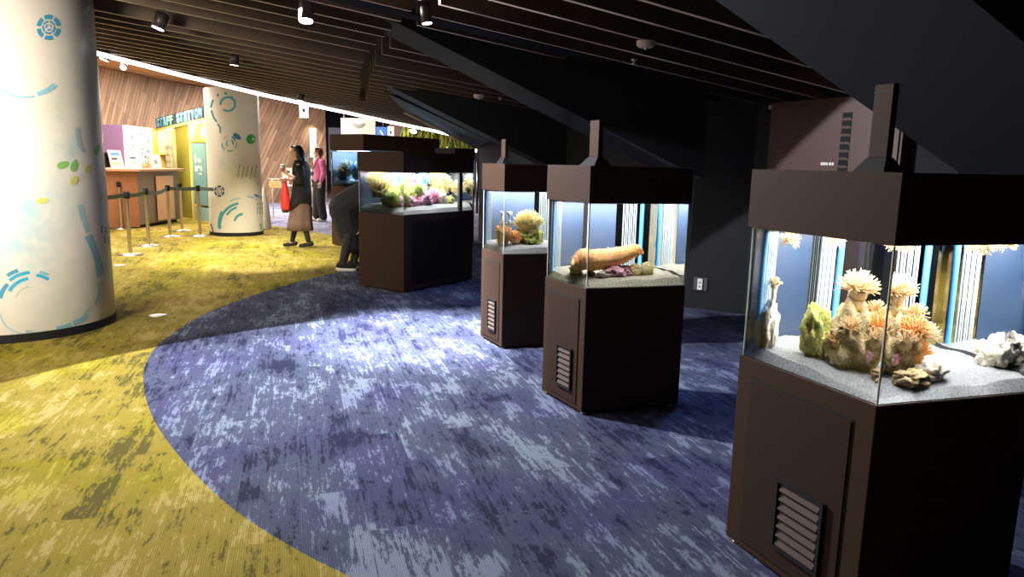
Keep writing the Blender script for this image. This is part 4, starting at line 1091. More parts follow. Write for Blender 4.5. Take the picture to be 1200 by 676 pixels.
# STAFF STATION sign
t = thing('staff_station_sign', (*ss(.5, .05), zT + .1), 'blue sign board with lettering along the top of the yellow booth', 'sign')
fs0, fs1 = f4 - .015, f0
mb = MB(); mb.prism([ss(fs0, .03), ss(fs1, .03), ss(fs1, -.02), ss(fs0, -.02)], lambda p: zr(p, .001), lambda p: zr(p, .24)); mb.build('board', mat('sign_board', (.015, .05, .09), .4), t)
word = 'STAFF STATION'
cols = [(.16, .42, .62), (.16, .42, .62), (.15, .5, .65), (.3, .8, .75), (.5, .85, .45), (.6, .85, .35), (.3, .85, .8), (.25, .75, .85), (.3, .75, .85), (.4, .8, .75), (.2, .42, .68), (.2, .38, .68), (.2, .42, .68)]
tot = (fs1 - fs0) * sl; step = tot * .96 / 13.0
dirv = -sd; rot = Matrix(((dirv.x, 0, sn.x, 0), (dirv.y, 0, sn.y, 0), (0, 1, 0, 0), (0, 0, 0, 1)))
mts = {}
lt = bpy.data.objects.new('lettering', None)
acc = None
for i, ch in enumerate(word):
    if ch == ' ': continue
    cu = bpy.data.curves.new('letter', 'FONT'); cu.body = ch; cu.size = .27; cu.extrude = .012; cu.align_x = 'CENTER'; cu.offset = .010
    tmp = bpy.data.objects.new('tmp', cu); COL.objects.link(tmp)
    bpy.context.view_layer.update()
    me = bpy.data.meshes.new_from_object(tmp.evaluated_get(bpy.context.evaluated_depsgraph_get())); bpy.data.objects.remove(tmp)
    f = fs1 - (.02 * tot + step * (i + .5)) / sl
    pos = Vector((*ss(f, .045), zr(ss(f, 0), .025))) - Vector(t.location)
    sx = min(1.0, step * .78 / max(.05, max(v.co.x for v in me.vertices) - min(v.co.x for v in me.vertices)))
    for v_ in me.vertices:
        q_ = rot @ Vector((v_.co.x * sx, v_.co.y, v_.co.z)); v_.co = q_ + pos
    me.materials.clear(); me.materials.append(mat('letter_%d' % i, cols[i], .4, emit=cols[i], es=.12))
    o = bpy.data.objects.new('letter', me); COL.objects.link(o); o.parent = t
bpy.data.objects.remove(lt)

# ================================================================== queue posts
K_BELT = mat('grey_belt', (.10, .13, .14), .7)
def post(px, py, zt, label):
    p_ = at_z(px, py, 0); c_ = (p_.x, p_.y, 0)
    t_ = thing('queue_post', c_, label, 'post', 'steel belt posts in front of the counter')
    mb_ = MB(); mb_.lathe(c_, [(.17, 0), (.17, .008), (.05, .018), (.028, .03)], 32); mb_.build('base', K_METAL, t_)
    mb_ = MB(); mb_.lathe(c_, [(.026, .02), (.026, zt - .09)], 16); mb_.build('pole', K_BRASS, t_)
    mb_ = MB(); mb_.lathe(c_, [(.038, zt - .10), (.042, zt - .02), (.030, zt)], 20); mb_.build('belt_head', K_BLACK, t_)
    return p_
zq = .90
P1 = post(153, 298.5, zq, 'steel queue post nearest the foreground column, on the front belt line')
P2 = post(174.5, 287.8, zq, 'second queue post of the front belt line, before the brown and grey counter')
P3 = post(199.5, 277, zq, 'queue post in front of the peach panel of the counter')
P4 = post(234.8, 276.5, zq, 'queue post just left of the mid hall painted column')
P5 = post(213.5, 270, zq, 'queue post behind the front belt line, before the grey end of the counter')
P6 = post(142.4, 268, zq, 'rear queue post standing against the brown end of the counter')
def belt(a, b, sag, label):
    mb_ = MB(); n = 8
    for i in range(n):
        pa_ = a.lerp(b, i / n); pb_ = a.lerp(b, (i + 1) / n); za = zq - .055 - sag * 4 * (i / n) * (1 - i / n); zb_ = zq - .055 - sag * 4 * ((i + 1) / n) * (1 - (i + 1) / n)
        nn = Vector(((b - a).y, -(b - a).x, 0)).normalized() * .002
        mb_.hexa([(pa_.x - nn.x, pa_.y - nn.y, za - .03), (pb_.x - nn.x, pb_.y - nn.y, zb_ - .03), (pb_.x + nn.x, pb_.y + nn.y, zb_ - .03), (pa_.x + nn.x, pa_.y + nn.y, za - .03)],
                  [(pa_.x - nn.x, pa_.y - nn.y, za + .03), (pb_.x - nn.x, pb_.y - nn.y, zb_ + .03), (pb_.x + nn.x, pb_.y + nn.y, zb_ + .03), (pa_.x + nn.x, pa_.y + nn.y, za + .03)])
    tag(mb_.build('queue_belt', K_BELT), label, 'belt', 'grey belts of the queue posts')
def shr(a, b, k=.042): d_ = (b - a).normalized(); return a + d_ * k, b - d_ * k
belt(*shr(Vector((-5.9, 9.0, 0)), P1), .03, 'grey belt running from behind the foreground column to the nearest queue post')
belt(*shr(P1, P2), .02, 'grey belt between the nearest queue post and the second one')
belt(*shr(P2, P3), .05, 'sagging grey belt crossing the peach counter panel')
belt(*shr(P3, P4), .01, 'grey belt between the peach panel post and the post beside the painted column')
belt(*shr(P4, P4 + Vector((1.6, -.9, 0)) * .25), 0, 'short grey belt end reaching the mid hall painted column')

# ================================================================== stands behind the woman
K_STEELP = mat('pale_steel', (.62, .60, .60), .35, .6)
def sign_stand(x, y, label):
    b_ = Vector((x, y, 0)); t_ = thing('card_stand', b_, label, 'stand', None)
    mb_ = MB(); mb_.lathe(b_, [(.15, 0), (.15, .01), (.02, .02)], 24); mb_.build('base', K_STEELP, t_)
    mb_ = MB(); mb_.tube([b_ + Vector((0, 0, .01)), b_ + Vector((0, 0, .95))], .014, 8); mb_.build('pole', K_STEELP, t_)
    mb_ = MB(); mb_.box((x, y - .02, 1.05), (.28, .02, .26), .2, 0, 0); mb_.build('frame', K_STEELP, t_)
    mb_ = MB(); mb_.box((x + .004, y - .033, 1.05), (.22, .006, .20), .2); fr_ = mb_.build('card', K_PAPER, t_)
    mb_ = MB(); mb_.box((x + .005, y - .038, 1.06), (.13, .004, .10), .2); mb_.build('print', K_INK, t_)
sign_stand(-5.75, 18.6, 'pale steel stand with a framed card close to the painted column')
sign_stand(-4.95, 17.9, 'pale steel stand with a framed card behind the woman in black')
t = thing('steel_barrier', (-5.3, 17.2, 0), 'low tubular steel barrier frame behind the woman in black', 'barrier')
for (x, y) in ((-5.75, 17.4), (-5.2, 17.2), (-4.75, 17.0)):
    mb = MB(); mb.tube([(x, y, 0), (x, y, .92)], .02, 8); mb.build('upright', K_STEELP, t)
    mb = MB(); mb.box((x, y, .01), (.35, .06, .02), -.4); mb.build('foot', K_STEELP, t)
for z in (.92, .78):
    mb = MB(); mb.tube([(-5.85, 17.44, z), (-4.65, 16.96, z)], .018, 8); mb.build('rail', K_STEELP, t)
mb = MB(); mb.box((-5.65, 17.33, .80), (.36, .03, .16), -.4); mb.build('tray', K_STEELP, t)
# folded white umbrella-like cover at the column's right
mb = MB(); mb.lathe((-5.05, 14.75, 0), [(.13, .0), (.12, .1), (.09, .45), (.03, .80), (.01, .85)], 12); tag(mb.build('white_cover', mat('cloth_white', (.78, .78, .74), .8)), 'small white draped cover peeping out right of the mid hall painted column', 'cover')

# lit poster in the wood wall
def wood_pt(px, z, off=.02):
    a = Vector((-8.4, 23.0)); b = Vector((-6.25, 24.4)); d_ = (b - a).normalized(); n_ = Vector((d_.y, -d_.x)); r_ = ray(px, 190)
    den = d_.x * r_.y - d_.y * r_.x; k = (a.y * r_.x - a.x * r_.y) / den; q_ = a + d_ * k + n_ * off; return (q_.x, q_.y)
qa, qb = wood_pt(363, 0, .0), wood_pt(371, 0, .0); qc, qd = wood_pt(371, 0, .05), wood_pt(363, 0, .05)
t = thing('lit_wall_panel', (*qa, 1.2), 'narrow white lit panel on the wood wall above the person in pink', 'panel')
mb = MB(); mb.prism([qa, qb, qc, qd], 1.45, 2.40); mb.build('frame', mat('panel_frame', (.3, .5, .45), .5), t)
ea, eb, ec, ed = wood_pt(363.6, 0, .051), wood_pt(370.4, 0, .051), wood_pt(370.4, 0, .058), wood_pt(363.6, 0, .058)
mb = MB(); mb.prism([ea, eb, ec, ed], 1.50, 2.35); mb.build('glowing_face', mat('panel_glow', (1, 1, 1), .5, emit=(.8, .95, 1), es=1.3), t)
w_ = Vector(wood_pt(367, 0, .5)); spot((w_.x, w_.y - .1, 2.85), (*wood_pt(366, 0, 0), 1.9), 120, 60, .8, (1, .85, .7))

# ================================================================== spotlights, sprinklers, signs on the ceiling
def downlight(px, py, tgt, label, z_off=.0, r_=.045, h=.12, face=True, upper=False):
    p_ = ceil_at(px, py, -.02) if not upper else at_z(px, py, 3.05)
    topz = ceil_z(p_) if not upper else 3.42
    t_ = thing('spotlight', (p_.x, p_.y, p_.z), label, 'spotlight', 'black cylinder spotlights on the ceiling')
    d_ = (Vector(tgt) - p_).normalized()
    c0 = p_ - d_ * h * .5; c1 = p_ + d_ * h * .5
    mb_ = MB(); mb_.tube([c0 - d_ * .01, c0, c1, c1 - d_ * .004], [r_ * .7, r_, r_, r_ * .88], 24); mb_.build('housing', K_LAMPB, t_)
    mb_ = MB(); mb_.tube([c1 - d_ * .003, c1 + d_ * .002], [r_ * .86, r_ * .86], 24); mb_.build('lens', K_LAMPF, t_)
    mb_ = MB(); mb_.tube([p_ - d_ * .02, (p_.x, p_.y, topz + .06)], .010, 8); mb_.build('stem', K_LAMPB, t_)
    return t_
downlight(188, 25, (-3.9, 6.0, 0), 'spotlight with glowing tilted lens, high left between the foreground column and the track', r_=.055, h=.13)
downlight(275, 70, (-3.5, 8.6, 0), 'small black spotlight pointing down left of the mid hall', r_=.05, h=.12)
downlight(359, 6, (-1.30, 4.4, 0), 'large black spotlight cut by the top of the picture', r_=.05, h=.22)
downlight(352.5, 113, (-3.9, 12, 0), 'small spotlight by the light line above the woman in black', r_=.06, h=.14)
downlight(124, 65, (-6.2, 9, 0), 'bright spotlight just above the light line beside the foreground column', r_=.06, h=.12)
downlight(145, 77, (-6.5, 10.5, 0), 'bright spotlight just below the light line beside the foreground column', r_=.06, h=.12, upper=True)
downlight(485, 150, (-2.5, 15, 0), 'bright spotlight far off by the end of the light line', r_=.09, h=.18)
downlight(499, 16, (-.25, 4.75, 0), 'black spotlight on the twin track, cut by the picture top', r_=.035, h=.12)
def detector(px, py, label):
    p_ = ceil_at(px, py, -.01); z = ceil_z(p_)
    t_ = thing('smoke_detector', (p_.x, p_.y, z), label, 'smoke detector'); c_ = (p_.x, p_.y, z)
    mb_ = MB(); mb_.lathe(c_, [(.062, .0), (.062, -.025), (.045, -.042)], 28); mb_.build('body', mat('cream_plastic', (.72, .62, .50), .5), t_)
    mb_ = MB(); mb_.lathe(c_, [(.012, -.042), (.010, -.055)], 12); mb_.build('sensor', K_WHITE, t_)
detector(757, 50, 'cream round smoke detector on the right of the slatted ceiling')
detector(561, 112, 'cream smoke detector on the far ceiling, right of the middle fin')
def sprinkler(px, py, label):
    p_ = ceil_at(px, py, -.01); z = ceil_z(p_); c_ = (p_.x, p_.y, z)
    t_ = thing('sprinkler', c_, label, 'sprinkler')
    mb_ = MB(); mb_.lathe(c_, [(.022, 0), (.022, -.012), (.008, -.016), (.008, -.035)], 16); mb_.build('head', K_BRASS, t_)
    mb_ = MB(); mb_.lathe(c_, [(.018, -.035), (.018, -.038)], 16); mb_.build('deflector', K_METAL, t_)
sprinkler(743, 71, 'small metal sprinkler head below the right smoke detector')
sprinkler(586, 115, 'small metal sprinkler head beside the far smoke detector')
for (px, py, w_, h_, dist, lb) in ((356, 122, .16, .24, 13.2, 'small white sign hanging under the light line above the woman in black'), (458, 148, .14, .30, 16.8, 'small white sign hanging under the light line above the dark aquarium hood')):
    p_ = at_y(px, py, dist)
    t_ = thing('hanging_sign', p_, lb, 'sign')
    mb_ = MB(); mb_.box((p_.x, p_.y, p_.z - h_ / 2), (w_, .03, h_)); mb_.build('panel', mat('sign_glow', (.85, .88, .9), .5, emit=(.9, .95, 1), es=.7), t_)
    mb_ = MB(); mb_.box((p_.x, p_.y - .017, p_.z - h_ * .45), (w_ * .25, .004, h_ * .22)); mb_.build('mark', K_INK, t_)
    mb_ = MB(); mb_.tube([p_, (p_.x, p_.y, ceil_z(p_) + .05 if px < 400 else 3.5)], .008, 6); mb_.build('stem', K_METAL, t_)

# ================================================================== far end of the hall above the hoods
def far_box(name, x0, y0, x1, y1, D, th, m, label, cat):
    a_ = at_y(x0, y1, D); b_ = at_y(x1, y0, D); mb_ = MB(); mb_.box(((a_.x + b_.x) / 2, D, (a_.z + b_.z) / 2), (abs(b_.x - a_.x), th, abs(b_.z - a_.z))); return mb_, a_, b_
mb, a_, b_ = far_box('', 400, 139, 440, 165, 20, .04, None, '', '')
t = thing('hanging_banner', (a_.x, 20, a_.z), 'large cream banner with a faint grey emblem hanging beyond the tall aquarium', 'banner')
mb.build('cloth', mat('banner_cream', (.62, .60, .54), .6), t)
mb = MB(); c_ = at_y(420, 141, 19.96)
for (a0, a1, r_) in ((200, 340, .18), (210, 330, .13)):
    pts = [c_ + Vector((r_ * math.cos(R(a0 + (a1 - a0) * k / 10)), 0, r_ * math.sin(R(a0 + (a1 - a0) * k / 10)))) for k in range(11)]; mb.tube(pts, .012, 4)
mb.build('emblem', mat('emblem_grey', (.25, .28, .28), .6), t)
mb = MB(); p_ = at_y(403, 139, 20); mb.tube([p_, (p_.x, p_.y, 3.43)], .012, 5); mb.build('hanger', K_METAL, t)
mb = MB(); p_ = at_y(437, 139, 20); mb.tube([p_, (p_.x, p_.y, 3.43)], .012, 5); mb.build('hanger', K_METAL, t)
mb, a_, b_ = far_box('', 441, 149, 457, 164, 22, .05, None, '', '')
t = thing('blue_screen', (a_.x, 22, a_.z), 'blue screen with a white slash between banner and greenery', 'screen')
mb.build('display', mat('screen_blue', (.02, .08, .25), .4, emit=(.03, .12, .40), es=1.0), t)
mb = MB(); p_ = at_y(449, 150, 22); mb.tube([p_, (p_.x, p_.y, 3.5)], .012, 5); mb.build('hanger', K_METAL, t)
mb = MB(); p0, p1 = at_y(445.5, 153, 21.95), at_y(450, 160, 21.95); mb.tube([p0, p1], .02, 5); mb.build('white_slash', mat('slash', (.8, .85, .9), .5, emit=(.8, .9, 1), es=.8), t)
mb, a_, b_ = far_box('', 457, 144, 475, 166, 23, .3, None, '', '')
tag(mb.build('brown_pillar_box', mat('far_brown', (.20, .12, .08), .6), bevel=.01), 'plain brown block left of the hanging greenery', 'block')
mb, a_, b_ = far_box('', 387, 150, 401, 200, 23.5, .3, None, '', '')
tag(mb.build('dark_partition', mat('far_navy', (.03, .035, .06), .7), bevel=.01), 'dark blue partition right of the wood wall', 'partition')
# hanging greenery
rng = random.Random(77)
t = thing('hanging_greenery', at_y(515, 158, 19), 'ceiling trough of hanging green and yellow foliage at the end of the light line', 'plants')
mb = MB(); mb.tube([at_y(474, 147, 19.6), at_y(556, 166, 19)], .09, 6); mb.build('trough', mat('trough_brown', (.35, .22, .12), .7), t)
for q_ in (478, 515, 550):
    mb = MB(); p_ = at_y(q_, 147 + (q_ - 474) * .23, 19.4); mb.tube([p_, (p_.x, p_.y, 3.5)], .012, 5); mb.build('hanger', K_METAL, t)
mb = MB(); cols_ = [mat('leaf_green', (.16, .26, .04), .7), mat('leaf_lime', (.45, .48, .06), .7), mat('leaf_yellow', (.70, .60, .08), .7)]
for k in range(900):
    f = rng.random(); px = 474 + 80 * f; top = 147 + 19 * f; ln = rng.uniform(.12, .48) * (1 - .2 * f)
    p_ = at_y(px, top + rng.uniform(-2, 2), 19.4 + rng.uniform(-.25, .25)); mb.mi = rng.choice((0, 0, 1, 1, 2)) if f > .3 else rng.choice((0, 1, 1))
    e_ = p_ + Vector((rng.uniform(-.08, .08), rng.uniform(-.08, .08), -ln))
    mb.tube([p_, (p_ + e_) / 2 + Vector((rng.uniform(-.05, .05), 0, 0)), e_], [.012, .03, .006], 4)
tag(mb.build('foliage', cols_, t), None, None, None, 'stuff')
# bright counters / lamps under the greenery, seen as a light strip
mb = MB(); mb.tube([at_y(522, 172, 26), at_y(559, 176, 26)], .09, 6)
p_ = at_y(540, 173, 26); mb.tube([p_, (p_.x, p_.y, 3.55)], .01, 5)
tag(mb.build('far_light_strip', mat('far_strip', (1, 1, 1), .5, emit=(1, .9, .75), es=2.2)), 'bright strip light seen under the hanging greenery', 'light')

# floor outlets
for (px, py, lb) in ((185, 370, 'small round grey floor outlet on the yellow carpet near the blue edge'), (140, 311, 'small round grey floor outlet right of the foreground column, before the nearest queue post')):
    p_ = at_z(px, py, 0); t_ = thing('floor_outlet', (p_.x, p_.y, 0), lb, 'floor outlet')
    mb_ = MB(); mb_.lathe((p_.x, p_.y, 0), [(.075, 0.001), (.075, .006), (.06, .008)], 28); mb_.build('cover', mat('outlet_grey', (.42, .42, .40), .4, .5), t_)
    mb_ = MB(); mb_.lathe((p_.x, p_.y, 0), [(.03, .008), (.03, .010)], 16); mb_.build('lid', K_STEELP, t_)
#PART4
# ================================================================== people
SKIN = mat('skin', (.66, .42, .31), .5); SKIN2 = mat('skin_pale', (.70, .48, .38), .5)
def figure(name, loc, ang, prims, voxel, m, label, cat='person', group=None, mats=None):
    """one continuous body: overlapping tapered limbs fused by a voxel remesh. local x = forward, y = left"""
    t_ = thing(name, loc, label, cat, group); t_.rotation_euler = (0, 0, ang)
    o_ = fuse(name + '_body', prims, voxel, m); o_.name = 'body'; o_.parent = t_; return t_
def fuse(name, prims, voxel, m, smooth_=4):
    mb_ = MB()
    for p_ in prims:
        if p_[0] == 'c': mb_.capsule(*p_[1:])
        else: mb_.ell(*p_[1:])
    o_ = mb_.build(name, m)
    rm = o_.modifiers.new('r', 'REMESH'); rm.mode = 'VOXEL'; rm.voxel_size = voxel; rm.use_smooth_shade = True
    sm = o_.modifiers.new('s', 'SMOOTH'); sm.iterations = smooth_; sm.factor = .5
    bpy.context.view_layer.update()
    me = bpy.data.meshes.new_from_object(o_.evaluated_get(bpy.context.evaluated_depsgraph_get()))
    o_.modifiers.clear(); o_.data = me
    for p_ in me.polygons: p_.use_smooth = True
    return o_
def pchild(name, mb_, m, t_, label=None):
    o_ = mb_.build(name, m); o_.parent = t_
    if label: o_['label'] = label
    return o_
def hand(prims, wrist, d, palmn, side, curl=.5, k=1.0):
    """palm, five separate bent fingers of different length, thumb from the side of the palm"""
    w = Vector(wrist); d = Vector(d).normalized(); n_ = Vector(palmn).normalized(); n_ = (n_ - d * n_.dot(d)).normalized(); s_ = d.cross(n_).normalized() * side
    pc = w + d * .045 * k
    prims.append(('c', w, w + d * .02 * k, .022 * k, .026 * k)); prims.append(('c', w + d * .03 * k - s_ * .015 * k, w + d * .07 * k - s_ * .02 * k, .017 * k, .015 * k)); prims.append(('c', w + d * .03 * k + s_ * .015 * k, w + d * .07 * k + s_ * .02 * k, .018 * k, .015 * k))
    for i_, ln in enumerate((.058, .070, .074, .066)):
        off = (-.028 + .0187 * i_) * k; a_ = w + d * .078 * k + s_ * off; dd = d; p_ = a_
        for seg in range(3):
            dd = (dd + n_ * curl * .75).normalized(); q_ = p_ + dd * ln * k * (.42, .32, .26)[seg]; prims.append(('c', p_, q_, .0085 * k, .0078 * k)); p_ = q_
    a_ = w + d * .025 * k + s_ * .022 * k; q_ = a_ + (d * .6 + s_ * .8 + n_ * .3).normalized() * .035 * k; prims.append(('c', a_, q_, .012 * k, .010 * k)); q2 = q_ + (d * .9 + s_ * .1 + n_ * .4).normalized() * .03 * k; prims.append(('c', q_, q2, .010 * k, .0085 * k))
def head(prims, c, f, h=.115):
    """face looks along f; c centre of head"""
    c = Vector(c); f = Vector(f).normalized(); up = Vector((0, 0, 1)); s_ = up.cross(f).normalized()
    q_ = Matrix((f, s_, up)).transposed().to_quaternion()
    prims.append(('e', c + up * .018, (.092, .074, .098), q_)); prims.append(('e', c + f * .018 - up * .045, (.066, .056, .062), q_)); prims.append(('e', c + f * .060 - up * .088, (.026, .028, .020), q_))
    prims.append(('c', c + f * .088 + up * .012, c + f * .108 - up * .022, .009, .013)); prims.append(('e', c + f * .082 - up * .052, (.018, .026, .012), q_))
    for sd_ in (-1, 1):
        prims.append(('e', c + s_ * .076 * sd_ - f * .005 - up * .005, (.018, .008, .030), q_)); prims.append(('e', c + f * .072 + s_ * .034 * sd_ + up * .022, (.018, .022, .010), q_))
    prims.append(('c', c - up * .05 - f * .01, c - up * .16 - f * .025, .050, .052))
def face(t_, c, f, lip=(.55, .16, .15)):
    c = Vector(c); f = Vector(f).normalized(); up = Vector((0, 0, 1)); s_ = up.cross(f).normalized(); q_ = Matrix((f, s_, up)).transposed().to_quaternion()
    for sd_ in (-1, 1):
        mb_ = MB(); mb_.ell(c + f * .080 + s_ * .032 * sd_ + up * .006, (.010, .012, .008), q_, 2); pchild('eye', mb_, mat('eye_dark', (.03, .02, .02), .3), t_)
    mb_ = MB(); mb_.ell(c + f * .096 - up * .052, (.008, .022, .007), q_, 2); pchild('mouth', mb_, mat('lips', lip, .5), t_)
def loft(rings, n=28, wob=None):
    """rings: (centre, rx, ry) horizontal ellipses from bottom to top"""
    mb_ = MB(); vs = []
    for i_, (c, rx, ry) in enumerate(rings):
        for k in range(n):
            a_ = 2 * PI * k / n; w_ = 1 + (wob(a_, i_) if wob else 0); vs.append((c[0] + rx * w_ * math.cos(a_), c[1] + ry * w_ * math.sin(a_), c[2]))
    fs = [(i_ * n + k, i_ * n + (k + 1) % n, (i_ + 1) * n + (k + 1) % n, (i_ + 1) * n + k) for i_ in range(len(rings) - 1) for k in range(n)]
    fs.append(tuple(range(n))[::-1]); fs.append(tuple((len(rings) - 1) * n + k for k in range(n)))
    mb_.add(vs, fs, True); return mb_
V = Vector
# ---- woman in black walking left, local x forward, +y is away from the viewer's right... (faces -X in the room)
wl = at_z(350, 289.5, 0)
LEGM = mat('black_tights', (.006, .005, .006), .6); CARD = mat('black_knit', (.006, .005, .007), .85); DRESS = mat('brown_dress', (.14, .085, .06), .8, noise=.12, nscale=10)
HAIRB = mat('black_hair', (.012, .009, .009), .35); REDBAG = mat('red_bag', (.62, .035, .03), .45); DKBAG = mat('dark_brown_bag', (.06, .025, .02), .6)
pr = []
hc = V((.01, 0, 1.50)); fdir = V((1, -.10, -.08))
head(pr, hc, fdir)
pr += [('c', (-.06, 0, .90), (-.06, 0, 1.10), .120, .105), ('c', (-.06, 0, 1.10), (-.06, 0, 1.28), .105, .115), ('c', (-.07, -.13, 1.31), (-.07, .13, 1.31), .055, .055), ('c', (-.06, 0, 1.28), (-.03, 0, 1.38), .08, .05)]
# legs: left one forward, right one back (y>0 is the far side)
pr += [('c', (-.06, .07, .86), (.02, .06, .48), .085, .055), ('c', (.02, .06, .48), (.11, .06, .09), .055, .034), ('c', (-.06, -.07, .86), (-.09, -.06, .47), .085, .055), ('c', (-.09, -.06, .47), (-.17, -.06, .10), .055, .034)]
pr += [('c', (.10, .06, .055), (.20, .06, .035), .034, .026), ('c', (-.18, -.06, .07), (-.08, -.06, .032), .034, .026)]
# near arm bent, hand up under the cup; far arm also bent
pr += [('c', (-.07, -.17, 1.29), (-.10, -.20, 1.06), .046, .038), ('c', (-.10, -.20, 1.06), (.10, -.13, 1.16), .037, .024)]
hand(pr, (.10, -.13, 1.16), (.8, .15, .5), (.1, .6, .5), 1, .55)
pr += [('c', (-.07, .17, 1.29), (-.06, .20, 1.05), .046, .038), ('c', (-.06, .20, 1.05), (.17, .10, 1.08), .037, .024)]
hand(pr, (.17, .10, 1.08), (1, -.3, .1), (0, -.3, -1), -1, .5)
W1_ = figure('person', (wl.x, wl.y, 0), PI + .10, pr, .0075, SKIN, 'woman walking in black cardigan and brown dress, holding a white cup, red bag on arm')
W1_.scale = (1, -1, 1)
# body below the neck is covered; tights as clothing
tp_ = [('c', (-.06, .07, .80), (.02, .06, .48), .089, .059), ('c', (.02, .06, .48), (.11, .06, .09), .059, .038), ('c', (-.06, -.07, .80), (-.09, -.06, .47), .089, .059), ('c', (-.09, -.06, .47), (-.17, -.06, .10), .059, .038)]
o_ = fuse('tights', tp_, .009, LEGM); o_.name = 'tights'; o_.parent = W1_
for (x, y, z, tip) in ((.085, .06, .05, .05), (-.19, -.06, .06, .04)):
    o_ = fuse('shoe', [('c', (x - .02, y, z + .005), (x + .05, y, z - .008), .042, .036), ('c', (x + .05, y, z - .008), (x + .15, y, .030), .036, .028)], .008, mat('black_shoe', (.006, .005, .005), .8)); o_.name = 'shoe'; o_.parent = W1_
def w1(a_, i_): return .06 * math.sin(a_ * 7 + 1) * max(0, (4 - i_)) / 4
mb = loft([((-.03, 0, .27), .205, .16), ((-.035, 0, .40), .19, .155), ((-.05, 0, .60), .165, .15), ((-.06, 0, .85), .145, .15), ((-.06, 0, 1.02), .118, .135), ((-.06, 0, 1.20), .12, .15), ((-.06, 0, 1.31), .10, .15), ((-.05, 0, 1.36), .065, .08)], 36, w1); pchild('dress', mb, DRESS, W1_)
# cardigan: open in front (covers back and sides), with wide sleeves
mb = MB(); rings = [(.62, .175, .18, -.03), (.72, .18, .18, -.045), (.88, .165, .18, -.06), (1.05, .145, .17, -.065), (1.20, .155, .185, -.065), (1.31, .135, .205, -.065), (1.385, .09, .12, -.055)]; vs = []; n_ = 30
for (z, rx, ry, cx_) in rings:
    for k in range(n_ + 1):
        a_ = R(42) + (2 * PI - R(84)) * k / n_; q_ = 1 + .03 * math.sin(a_ * 9 + z * 3); dz = -.10 * (1 + math.cos(a_ - PI)) * .0 if z > .65 else .10 * math.cos(a_ * 1.5)
        vs.append((cx_ + rx * q_ * math.cos(a_), ry * q_ * math.sin(a_), z + dz))
mb.add(vs, [(i_ * (n_ + 1) + k, i_ * (n_ + 1) + k + 1, (i_ + 1) * (n_ + 1) + k + 1, (i_ + 1) * (n_ + 1) + k) for i_ in range(len(rings) - 1) for k in range(n_)], True)
for sd_ in (-1, 1):
    mb.tube([(-.07, .13 * sd_, 1.33), (-.08, .185 * sd_, 1.27), (-.10, .205 * sd_, 1.16), (-.10, .205 * sd_, 1.05), (-.04, .19 * sd_, 1.055), (.00, .175 * sd_, 1.075)], [.072, .078, .07, .068, .066, .058], 16)
o_ = pchild('cardigan', mb, CARD, W1_); sm = o_.modifiers.new('s', 'SOLIDIFY'); sm.thickness = .008
# hair
o_ = fuse('hair', [('e', hc + V((-.034, 0, .036)), (.094, .084, .092), None), ('c', hc + V((-.075, 0, 0)), hc + V((-.12, 0, -.26)), .072, .075), ('c', hc + V((-.12, 0, -.26)), hc + V((-.13, 0, -.42)), .072, .040), ('c', hc + V((-.045, -.07, .03)), hc + V((-.10, -.08, -.18)), .026, .028), ('c', hc + V((-.045, .07, .03)), hc + V((-.10, .08, -.18)), .026, .028), ('c', hc + V((.045, -.04, .088)), hc + V((.045, .04, .088)), .022, .022)], .009, HAIRB)
o_.name = 'hair'; o_.parent = W1_
face(W1_, hc, fdir)
def held(name, mb_, m, t_, label, cat, parts=None):
    """a held thing: built in the holder's frame, then left top-level"""
    Mx = Matrix.Translation(t_.location) @ Matrix.Rotation(t_.rotation_euler.z, 4, 'Z') @ Matrix.Diagonal((*t_.scale, 1))
    c = V((0, 0, 0)); vs = [Mx @ V(v) for v in mb_.v]
    for v in vs: c += v / len(vs)
    th_ = thing(name, c, label, cat)
    for nm, mm, mt in [(name + '_body', mb_, m)] + (parts or []):
        b_ = MB(); b_.v = [tuple(Mx @ V(v)) for v in mm.v]; b_.f = mm.f; b_.m = mm.m; b_.sm = mm.sm; q_ = b_.build(nm.replace(name + '_', ''), mt, th_)
    return th_
mb = MB(); cpos = V((.185, -.105, 1.235)); mb.lathe(cpos, [(.028, -.06), (.040, .06), (.037, .06), (.026, -.054)], 24); lid = MB(); lid.lathe(cpos, [(.043, .058), (.043, .068), (.034, .082), (.0, .085)], 24)
slv = MB(); slv.lathe(cpos, [(.0325, -.03), (.0375, .02)], 24, cap=False)
held('paper_cup', mb, K_WHITE, W1_, 'white paper cup held up before the face of the woman in black', 'cup', [('lid', lid, K_WHITE), ('sleeve', slv, mat('cup_band', (.45, .12, .12), .5))])
def bagmesh(c, w, d, h, seed=0):
    m_ = loft([((c[0], c[1], c[2] - h / 2), w * .36, d * .35), ((c[0], c[1], c[2] - h * .42), w * .5, d * .5), ((c[0], c[1], c[2] - h * .1), w * .52, d * .55), ((c[0], c[1], c[2] + h * .3), w * .34, d * .35), ((c[0], c[1], c[2] + h / 2), w * .18, d * .2)], 22, lambda a_, i_: .07 * math.sin(a_ * 5 + i_ + seed)); return m_
mb = bagmesh((.155, -.15, .82), .14, .11, .44, 1); hd = MB(); hd.tube([(.14, -.15, 1.02), (.10, -.14, 1.10), (.08, -.135, 1.165), (.06, -.15, 1.15), (.11, -.15, 1.08), (.16, -.15, 1.02)], .007, 6)
held('red_shopping_bag', mb, REDBAG, W1_, 'bright red shopping bag hanging from the forearm of the woman in black', 'bag', [('handle', hd, REDBAG)])
mb = bagmesh((.20, .06, .72), .12, .10, .34, 2); hd = MB(); hd.tube([(.22, .06, .92), (.20, .08, 1.03), (.19, .09, 1.09), (.23, .09, 1.06), (.24, .06, .92)], .006, 6)
held('dark_bag', mb, DKBAG, W1_, 'dark brown bag hanging beside the red bag of the woman in black', 'bag', [('handle', hd, DKBAG)])
